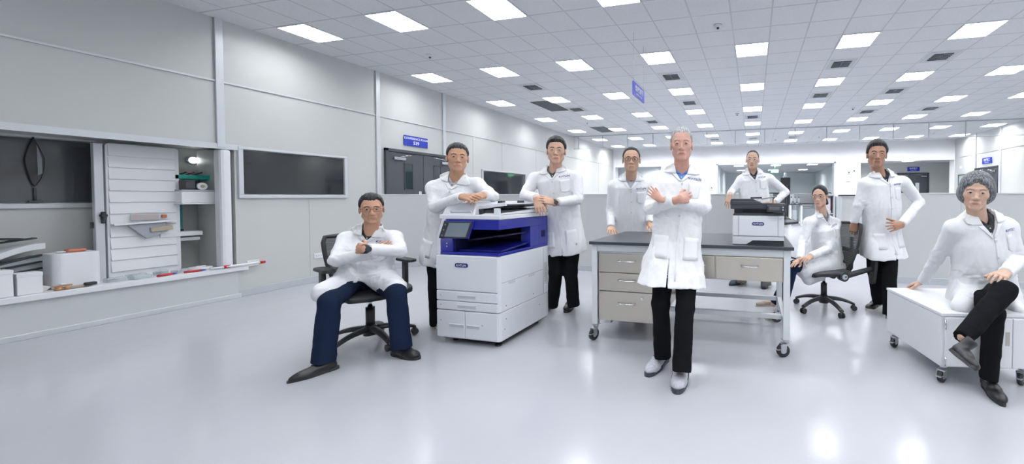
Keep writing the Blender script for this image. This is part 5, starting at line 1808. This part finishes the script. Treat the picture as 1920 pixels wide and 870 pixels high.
        d = shell(.003) * (1 - w_) + shell(th) * w_
        if hst['kind'] == 'bob':
            d = np.where(y < .05, smin(d, d_ell(q, (0, -.022, -.012), (.104 * hw_, .095, .082)), .03), d)
        d = smax(d, line - z, .004)
        if hst.get('bald'):
            d = smax(d, -d_ell(q, (0, hst['bald'][0], hst['bald'][1]), hst['bald'][2]), .008)
        if hst.get('ear', True):
            a = q.copy(); a[:, 0] = ax
            d = smax(d, -d_ell(a, (.085, -.010, -.010), (.03, .024, .036)), .004)
        if hst['kind'] == 'pony':
            d = smin(d, d_cone(q, (.02, -.105, .02), (.045, -.105, -.075), .026, .020), .02)
        n_ = hst.get('n', .0016)
        d = d + n_ * (np.sin(q[:, 0] * 210 + 4 * np.sin(y * 50 + z * 30)) * np.sin(y * 110 + z * 60)) + n_ * .6 * np.sin((q[:, 0] + .2 * y) * 330) * (0 if hst['kind'] == 'bob' else 1)
        # stay outside the scalp
        return d * hs
    cc = np.array([Hc + (B[0] * x + B[1] * y + B[2] * z) * hs for x in (-.115, .115) for y in (-.15, .12) for z in (-.11, .15)])
    Vr, Qr = mesh_field(hairf, cc.min(0), cc.max(0), vf)
    add_obj('hair', field_mesh([(Vr - root, Qr)], 'hair'), hst['m'], t)
    # ------------------------------------------------ glasses
    if sp.get('glasses'):
        gm = sp['glasses']
        g = MB()
        def gp(x, y, z): return Vector(Hc - root + (B[0] * x + B[1] * y + B[2] * z) * hs)
        for sg in (-1, 1):
            lp = [gp(sg * .0335 + a, .101 - abs(sg * .0335 + a) * .12, -.003 + b) for a, b in rrect(.050, .030, .010, 3)]
            g.tube(lp, .0013 * hs * sp.get('gt', 1), 6, closed=True)
            g.tube([gp(sg * .0585, .093, .004), gp(sg * .080, .075, .004), gp(sg * .083, .0, .002), gp(sg * .083, -.02, -.01)], .0014 * hs * sp.get('gt', 1), 6)
        g.tube([gp(-.009, .100, .002), gp(0, .104, .004), gp(.009, .100, .002)], .0013 * hs * sp.get('gt', 1), 6)
        g.build('glasses', gm, t)
    # ------------------------------------------------ shoes
    for sd in ('R', 'L'):
        if sp.get('shoe' + sd):
            q = sp['shoe' + sd]
            hl = q['heel']; fw = q['dir']; upv = q.get('up', (0, 0, 1))
            shoe(t, hl, fw, upv, q.get('sc', s), sp['shoem'], root, q.get('style', 'oxford'), sp.get('solem'), max(.005, vf * 1.3))
    if sp.get('watch'):
        sd, m = sp['watch']
        W = J['wr' + sd]; dn = unit(W - J['el' + sd])
        c = Vector(W - dn * .0 - root)
        M = Matrix.Translation(c) @ Vector(dn).to_track_quat('Z', 'Y').to_matrix().to_4x4()
        b = MB().lathe([(.031, -.012), (.034, -.012), (.034, .012), (.031, .012)], seg=20, M=M)
        bo = b.build('watch_strap', m, t)
        tc_ = unit(_C - W); nn = Vector(unit(tc_ - dn * np.dot(tc_, dn)))
        MB().cyl(c + nn * .028, c + nn * .040, .020, seg=18).build('watch_case', mat('watch face', (0.04, 0.045, 0.05), 0.15), bo)
    return t
M_bright = mat('bright lab coat', (0.93, 0.935, 0.95), .75, spec=.25, bump=.25)
cloth_bump(M_bright, .4, .035, 6, (1, 1, .45))
def skinm(name, col): return mat(name, col, 0.48, spec=.35, sss=.12, var=.06, vscale=25, bump=.05, bscale=120)
SK_A = skinm('skin warm', (0.52, 0.29, 0.195)); SK_B = skinm('skin tan', (0.50, 0.29, 0.19)); SK_C = skinm('skin light warm', (0.58, 0.36, 0.26))
SK_D = skinm('skin beige', (0.55, 0.35, 0.25)); SK_E = skinm('skin rosy', (0.62, 0.36, 0.28)); SK_F = skinm('skin fair', (0.56, 0.37, 0.28))
SK_G = skinm('skin soft', (0.56, 0.36, 0.27)); SK_H = skinm('skin brown', (0.38, 0.21, 0.14)); SK_I = skinm('skin pale', (0.60, 0.40, 0.30))
def hairm(name, a, b, sc=(18, 18, 2), rough=.5):
    if name in MATS: return MATS[name]
    m = mat(name, a, rough, spec=.3)
    nt = m.node_tree; bs = nt.nodes['Principled BSDF']; L = nt.links
    tc = nt.nodes.new('ShaderNodeTexCoord'); mp = nt.nodes.new('ShaderNodeMapping'); mp.inputs['Scale'].default_value = sc
    n = nt.nodes.new('ShaderNodeTexNoise'); n.inputs['Scale'].default_value = 5; n.inputs['Detail'].default_value = 1
    r = nt.nodes.new('ShaderNodeValToRGB'); r.color_ramp.elements[0].position = .4; r.color_ramp.elements[1].position = .62
    r.color_ramp.elements[0].color = (*a, 1); r.color_ramp.elements[1].color = (*b, 1)
    bp = nt.nodes.new('ShaderNodeBump'); bp.inputs['Strength'].default_value = .2; bp.inputs['Distance'].default_value = .003
    L.new(tc.outputs['Object'], mp.inputs[0]); L.new(mp.outputs[0], n.inputs['Vector']); L.new(n.outputs[0], r.inputs[0]); L.new(r.outputs[0], bs.inputs['Base Color'])
    L.new(n.outputs[0], bp.inputs['Height']); L.new(bp.outputs[0], bs.inputs['Normal'])
    return m
H_black = hairm('black hair', (0.008, 0.008, 0.01), (0.03, 0.03, 0.033))
H_grey = hairm('silver hair', (0.30, 0.30, 0.30), (0.55, 0.55, 0.55))
H_streak = hairm('grey streaked hair', (0.065, 0.07, 0.075), (0.22, 0.235, 0.245), (34, 34, .5))
M_navy = mat('navy trousers', (0.009, 0.017, 0.040), 0.9, spec=.1, bump=.2, bscale=30)
M_blackcloth = mat('black trousers', (0.006, 0.0065, 0.008), 0.9, spec=.1, bump=.2, bscale=30)
M_brown = mat('grey brown trousers', (0.13, 0.115, 0.10), 0.8)
M_leather = mat('black leather', (0.012, 0.012, 0.014), 0.32, bump=.2, bscale=50)
M_sneak = mat('pale grey knit', (0.50, 0.50, 0.56), 0.7, var=.15, vscale=60)
M_soled = mat('dark sole', (0.05, 0.055, 0.07), 0.5)
M_solew = mat('cream sole', (0.65, 0.64, 0.58), 0.5)
Yh = [-.12, -.05, -.028, -.005, .012, .030, .045, .060, .10]
SHORT = dict(kind='short', y=Yh, z=[-.072, -.068, -.045, -.02, .0, .030, .058, .068, .070])
def hair(**k):
    d = dict(SHORT); d.update(k); return d

# ---- seated man with folded arms
person(dict(label='seated man with glasses, folded arms, black wristwatch, lab coat and navy trousers', skin=SK_A, s=1.0, seed=1.3, seated=True,
    J=dict(head=(697, 391.5, 3.02), neck=(697, 429, 3.08), pelvis=(688, 524, 3.16), shR=(650, 449, 3.06), shL=(739, 446, 3.14),
           elR=(630, 487, 2.88), elL=(751, 471, 3.0), wrR=(705, 474, 2.84), wrL=(684, 467, 2.72),
           knR=(618, 566, 2.66), knL=(743, 549, 2.88), anR=(608, 664, 2.64), anL=(752, 640, 2.88)),
    secs=[(-.08, .20, .15, 0), (.06, .185, .145, .01), (.20, .185, .14, .015), (.30, .185, .125, .01), (.37, .12, .08, -.005), (.425, .07, .062, 0)],
    coat_add=[((665, 524, 3.12), (612, 548, 2.74), .114, .082, .05), ((712, 520, 3.14), (742, 540, 2.93), .114, .078, .05)],
    coat_fn=[lambda J, PV, N, lat, up, fwd: (lambda X: np.maximum(((X - PV) @ up) + np.abs((X - PV) @ lat) * .52 - .072, .04 - ((X - PV) @ fwd)))],
    handR=dict(tip=(739, 452, 2.92), n='cam', curl=(6, 8, 10, 14), spread=1, sc=.75), handL=dict(tip=(657, 463, 2.80), n='cam', curl=(30, 32, 34, 36), spread=3),
    cuffR=-.0, cuffL=.02, watch=('L', M_rubber), pants=M_navy, sock=M_softblack, hemr=.066, trouser=1.04, cuff_drop=.055,
    shirt=M_softblack, logo=(.115, -.075), v=0.078, hs=.97, face=(1.0, 1.05), look=(0, -2, 2), glasses=M_specs, lip=mat('lips muted', (0.36, 0.17, 0.13), .5),
    hair=hair(t=.013, m=H_black, recede=.012), pockets=False, buttons=1,
    shoem=M_leather, shoeR=dict(heel=onz(634, 690, 0), dir=onz(556, 714, 0) - onz(634, 690, 0), style='point', sc=.86), shoeL=dict(heel=onz(737, 664, 0), dir=onz(795, 676, 0) - onz(737, 664, 0), style='oxford', sc=.98)))

# ---- man leaning on the left of the copier
person(dict(label='smiling man in lab coat leaning clasped hands on the left of the copier', skin=SK_B, s=1.02, seed=2.1,
    J=dict(head=(858, 296, 3.36), neck=(857, 332, 3.42), pelvis=(836, 452, 3.52), shR=(813, 352, 3.42), shL=(895, 346, 3.46),
           elR=(815, 388, 3.30), elL=(925, 368, 3.40), wrR=(866, 369, 3.12), wrL=(907, 366, 3.18),
           knR=(818, 538, 3.50), knL=(862, 535, 3.55), anR=(819, 600, 3.54), anL=(862, 606, 3.6)),
    hem=.63, flare=(.19, .15), handR=dict(tip=(908, 371, 3.06), n='camup', curl=(10, 12, 14, 16), spread=2), handL=dict(tip=(873, 373, 3.05), n='camup', curl=(18, 20, 22, 24), spread=4),
    cuffR=.0, cuffL=.0, pants=M_blackcloth, sock=M_softblack, shirt=mat('pale grey shirt', (0.5, 0.52, 0.55), .7), sbutton=M_black, logo=(.12, -.115), v=0.085, hs=1.05, face=(1.02, 1.05), look=(2, 0, -2), smile=.0025,
    hair=hair(t=.012, m=H_black, n=.002), shoem=mat('white trainers', (0.6, 0.62, 0.64), .6), solem=M_solew,
    shoeR=dict(heel=onz(817, 606, 0), dir=(.9, -.5, 0), style='sneaker'), shoeL=dict(heel=onz(862, 608, 0), dir=(.3, -1, 0), style='sneaker')))

# ---- man at the right rear corner of the copier
person(dict(label='tall man in lab coat resting his hand over the rear corner of the copier', skin=SK_C, s=1.07, seed=3.7,
    J=dict(head=(1043, 283, 3.72), neck=(1040, 316, 3.82), pelvis=(1058, 433, 3.88), shR=(1002, 336, 3.84), shL=(1080, 334, 3.80),
           elR=(984, 366, 3.72), elL=(1085, 374, 3.72), wrR=(1007, 372, 3.50), wrL=(1040, 380, 3.56),
           knR=(1042, 510, 3.86), knL=(1070, 510, 3.88), anR=(1036, 568, 3.92), anL=(1075, 566, 3.90)),
    hem=.67, flare=(.19, .15), handR=dict(tip=(1016, 404, 3.44), n='cam', curl=(8, 10, 12, 14), spread=3), handL=dict(tip=(1020, 374, 3.50), n='camup', curl=(10, 12, 14, 18), spread=2),
    cuffR=.02, cuffL=.03, watch=('L', M_rubber), pants=M_blackcloth, sock=M_softblack, shirt=mat('charcoal shirt', (0.045, 0.05, 0.06), .7), shirt_collar=mat('grey collar', (0.10, 0.11, 0.13), .7), logo=(.115, -.085), v=0.095, hs=1.10, face=(1.0, 1.08), look=(-3, -1, 0),
    hair=hair(t=.018, m=H_black, n=.002), shoem=M_leather,
    shoeR=dict(heel=onz(1034, 575, 0), dir=(.05, -1, 0), style='oxford'), shoeL=dict(heel=onz(1074, 571, 0), dir=(.25, -1, 0), style='oxford')))

# ---- man with glasses and hand on the bench
person(dict(label='man with dark-framed glasses behind the bench, one hand on its left corner', skin=SK_D, s=1.10, seed=4.4,
    J=dict(head=(1184, 300, 4.12), neck=(1184, 330, 4.22), pelvis=(1186, 440, 4.36), shR=(1151, 349, 4.26), shL=(1219, 349, 4.26),
           elR=(1145, 393, 4.30), elL=(1222, 392, 4.32), wrR=(1146, 426, 4.16), wrL=(1218, 420, 4.15),
           knR=(1170, 512, 4.40), knL=(1200, 512, 4.40), anR=(1170, 556, 4.42), anL=(1200, 556, 4.42)),
    hem=.62, flare=(.20, .15), handR=dict(tip=(1146, 441, 3.93), n='up', curl=(8, 10, 12, 14), spread=5), handL=dict(tip=(1236, 436, 3.95), n='up'),
    cuffR=.0, pants=M_blackcloth, sock=M_softblack, shirt=mat('light grey shirt', (0.45, 0.48, 0.53), .7), logo=(.105, -.115), v=0.115, hs=1.13, face=(1.06, 1.06), look=(0, 0, 0), glasses=M_specs2, gt=1.5,
    hair=hair(t=.009, m=H_black, z=[-.072, -.068, -.045, -.02, .0, .035, .072, .09, .10], recede=.01), shoem=M_leather,
    shoeR=dict(heel=onz(1168, 560, 0), dir=(.0, -1, 0)), shoeL=dict(heel=onz(1200, 560, 0), dir=(.1, -1, 0))))

# ---- older man in front
person(dict(label='older silver-haired man in front with folded arms, lab coat and grey running shoes', skin=SK_E, s=1.0, seed=5.2,
    J=dict(head=(1278, 272, 2.72), neck=(1278, 318, 2.80), pelvis=(1267, 448, 2.76), shR=(1236, 343, 2.80), shL=(1316, 342, 2.80),
           elR=(1219, 390, 2.68), elL=(1321, 388, 2.68), wrR=(1276, 373, 2.53), wrL=(1238, 374, 2.56),
           hipR=(1247, 462, 2.76), hipL=(1290, 462, 2.76), knR=(1239, 572, 2.68), knL=(1284, 580, 2.55), anR=(1242, 656, 2.68), anL=(1279, 680, 2.44)),
    hem=.615, flare=(.245, .185), hemf=.06, slit_u=-.04, handR=dict(tip=(1312, 366, 2.72), n='cam', curl=(4, 6, 8, 10), spread=1, sc=.95), handL=dict(tip=(1209, 350, 2.59), n='cam', curl=(4, 4, 8, 10), spread=6, thumb=(24, 5), sc=.72),
    cuffR=.055, cuffL=.03, pants=M_blackcloth, sock=mat('grey sock', (.2, .2, .22), .8), hemr=.062, cuff_drop=.055, shirt=mat('sky blue shirt', (0.13, 0.26, 0.62), .7), logo=(.10, -.075), v=0.095, hs=1.0, face=(.98, 1.02), look=(0, 0, 0), age=True, eye=.0026, mouth=.030,
    brow=mat('grey brows', (0.2, 0.17, 0.15), .6), browt=.6, lip=mat('lips thin', (0.42, 0.2, 0.16), .5), coat_mat=M_bright,
    hair=hair(t=.011, m=H_grey, recede=.012, z=[-.072, -.068, -.045, -.015, .0, .035, .066, .078, .082]), shoem=M_sneak, solem=M_soled,
    shoeR=dict(heel=onz(1250, 672, 0), dir=onz(1228, 693, 0) - onz(1250, 672, 0), style='sneaker', sc=1.12), shoeL=dict(heel=onz(1281, 692, 0), dir=onz(1271, 733, 0) - onz(1281, 692, 0), style='sneaker', sc=1.2)))

# ---- man behind the desktop printer
person(dict(label='man in lab coat and black shirt standing behind the small printer, hand on hip', skin=SK_F, s=1.08, seed=6.6,
    J=dict(head=(1411, 300, 5.05), neck=(1410, 321, 5.10), pelvis=(1417, 412, 5.14), shR=(1390, 338, 5.12), shL=(1443, 336, 5.12),
           elR=(1373, 359, 5.10), elL=(1473, 360, 5.12), wrR=(1368, 366, 4.90), wrL=(1452, 381, 5.0),
           knR=(1396, 474, 5.12), knL=(1432, 474, 5.08), anR=(1391, 524, 5.16), anL=(1436, 528, 5.06)),
    hem=.66, flare=(.2, .15), handR=dict(tip=(1364, 388, 4.85), n='cam', curl=(12, 14, 16, 18)), handL=dict(tip=(1440, 388, 4.95), n='cam'),
    cuffR=.03, pants=M_brown, sock=M_softblack, hemr=.066, shirt=M_softblack, logo=(.10, -.085), v=0.115, hs=1.08, face=(.98, .98), look=(-4, 0, -2),
    hair=hair(t=.004, m=H_black, ts=.7, z=[-.072, -.068, -.045, -.02, .0, .04, .075, .09, .10], recede=.012, n=.001), shoem=mat('dark trail shoe', (0.04, 0.06, 0.09), .6, var=.5, vscale=30),
    shoeR=dict(heel=onz(1397, 530, 0), dir=onz(1367, 536, 0) - onz(1397, 530, 0), style='sneaker'), shoeL=dict(heel=onz(1436, 533, 0), dir=onz(1431, 546, 0) - onz(1436, 533, 0), style='sneaker')))

# ---- seated woman with glasses
person(dict(label='seated woman with glasses and tied-back dark hair turned sideways on a mesh chair', skin=SK_G, s=.97, seed=7.1, seated=True,
    J=dict(head=(1537, 369, 4.10), neck=(1540, 398, 4.16), pelvis=(1553, 493, 4.22), shR=(1517, 418, 4.06), shL=(1566, 419, 4.24),
           elR=(1504, 459, 4.0), elL=(1552, 467, 4.05), wrR=(1500, 488, 3.86), wrL=(1519, 481, 3.84),
           hipR=(1544, 497, 4.14), hipL=(1560, 497, 4.28), knR=(1486, 500, 3.86), knL=(1490, 498, 4.02), anR=(1466, 583, 3.84), anL=(1455, 562, 4.08)),
    secs=[(-.07, .19, .17, 0), (.10, .175, .15, .0), (.26, .175, .14, .01), (.40, .165, .12, .01), (.47, .11, .075, -.005), (.52, .065, .06, 0)],
    coat_add=[((1552, 497, 4.18), (1508, 505, 3.93), .125, .095, .05), ((1535, 515, 4.05), (1515, 524, 3.96), .07, .06, .05)],
    handR=dict(tip=(1488, 494, 3.80), n='up', curl=(8, 10, 12, 14)), handL=dict(tip=(1508, 487, 3.76), n='camup', curl=(14, 16, 20, 24)), cuffR=.01, cuffL=.01,
    pants=M_navy, hemr=.050, trouser=.92, shirt=mat('slate shirt', (0.16, 0.2, 0.24), .7), logo=(.075, -.16), v=0.135, hs=.98, face=(.95, .88), look=(-14, 0, 3), glasses=M_specs, gt=.9, mouth=.019,
    hair=hair(kind='pony', t=.014, m=H_black, n=.0008, jag=.001, part=.55, z=[-.06, -.05, -.035, -.01, .012, .045, .075, .088, .095], ear=True), pockets=False, buttons=2,
    shoem=mat('beige flats', (0.40, 0.33, 0.27), .6), solem=M_solew, ankle=.06,
    shoeR=dict(heel=onz(1467, 592, 0), dir=onz(1437, 600, 0) - onz(1467, 592, 0), style='flat', sc=.85), shoeL=dict(heel=onz(1454, 572, 0), dir=onz(1412, 575, 0) - onz(1454, 572, 0), style='flat', sc=.85)))

# ---- standing man on the right
person(dict(label='standing dark-haired man with one hand on the chair back and one on his hip', skin=SK_H, s=1.08, seed=8.8,
    J=dict(head=(1644, 290, 3.86), neck=(1650, 324, 3.92), pelvis=(1652, 436, 3.98), shR=(1622, 346, 3.90), shL=(1694, 343, 3.96),
           elR=(1609, 384, 3.92), elL=(1724, 380, 3.96), wrR=(1602, 417, 3.98), wrL=(1690, 421, 3.72),
           knR=(1640, 508, 3.98), knL=(1668, 510, 3.84), anR=(1647, 560, 4.04), anL=(1668, 582, 3.80)),
    hem=.625, flare=(.205, .185), hemf=.035, lip=mat('lips brown', (0.24, 0.10, 0.075), .5), handR=dict(tip=(1600, 438, 4.02), n='cam', curl=(20, 22, 24, 28)), handL=dict(tip=(1662, 427, 3.66), n='cam', curl=(4, 6, 8, 10), spread=7, thumb=(40, 5)),
    cuffR=.0, cuffL=.0, pants=M_blackcloth, sock=M_softblack, shirt=mat('dark navy tee', (0.012, 0.015, 0.028), .8), logo=(.10, -.115), v=0.1, hs=1.14, face=(.97, 1.02), look=(6, 0, -3),
    hair=hair(t=.022, m=H_black, n=.0022, ts=.7, tt=1.1, z=[-.072, -.068, -.045, -.03, -.012, .030, .056, .066, .070]), shoem=M_leather, solem=M_solew,
    shoeR=dict(heel=onz(1652, 574, 0), dir=onz(1620, 585, 0) - onz(1652, 574, 0), style='canvas'), shoeL=dict(heel=onz(1672, 585, 0), dir=onz(1668, 610, 0) - onz(1672, 585, 0), style='canvas')))

# ---- woman on the cabinet
person(dict(label='grey-haired woman in lab coat sitting cross-legged on the white rolling cabinet', skin=SK_I, s=.98, seed=9.5, seated=True,
    J=dict(head=(1830, 361, 2.56), neck=(1836, 403, 2.64), pelvis=(1842, 546, 2.72), shR=(1788, 428, 2.66), shL=(1888, 426, 2.62),
           elR=(1757, 484, 2.84), elL=(1912, 488, 2.60), wrR=(1731, 527, 3.06), wrL=(1884, 512, 2.32),
           hipR=(1822, 550, 2.72), hipL=(1862, 550, 2.70), knR=(1862, 585, 2.36), knL=(1884, 545, 2.24), anR=(1855, 694, 2.36), anL=(1815, 622, 2.12)),
    secs=[(-.10, .24, .19, 0), (.02, .205, .165, .0), (.18, .19, .15, .01), (.38, .19, .13, .01), (.50, .175, .11, .005), (.57, .12, .08, -.005), (.62, .068, .062, 0)],
    coat_add=[((1825, 556, 2.68), (1803, 574, 2.52), .10, .062, .06), ((1880, 556, 2.66), (1908, 580, 2.50), .08, .035, .05)],
    handR=dict(tip=(1708, 535, 3.14), n='up', curl=(8, 10, 12, 14), spread=6), handL=dict(tip=(1846, 531, 2.16), n='camup', curl=(18, 20, 24, 30), spread=4), cuffR=.0, cuffL=.0,
    pants=M_blackcloth, hemr=.050, trouser=.95, cuff_drop=.06, shirt=M_softblack, logo=(.135, -.105), v=0.13, hs=1.02, face=(1.0, .92), look=(2, -2, -4), mouth=.021,
    brow=mat('soft grey brows', (0.12, 0.10, 0.09), .6), browt=.5,
    hair=hair(kind='bob', t=.024, m=H_streak, ear=False, jag=.004, jf=230, n=.0008, part=.75, y=[-.14, -.05, -.02, .0, .020, .034, .048, .060, .11], z=[-.078, -.080, -.085, -.075, -.05, .0, .05, .062, .064]), pockets=False, buttons=2,
    shoem=M_leather, ankle=.05,
    shoeR=dict(heel=onz(1846, 722, 0), dir=onz(1884, 766, 0) - onz(1846, 722, 0), style='boot', sc=.95), shoeL=dict(heel=P(1781, 659, 2.10), dir=P(1824, 692, 1.90) - P(1781, 659, 2.10), up=unit(P(1822, 612, 2.1) - P(1797, 650, 2.06)), style='boot', sc=.76)))
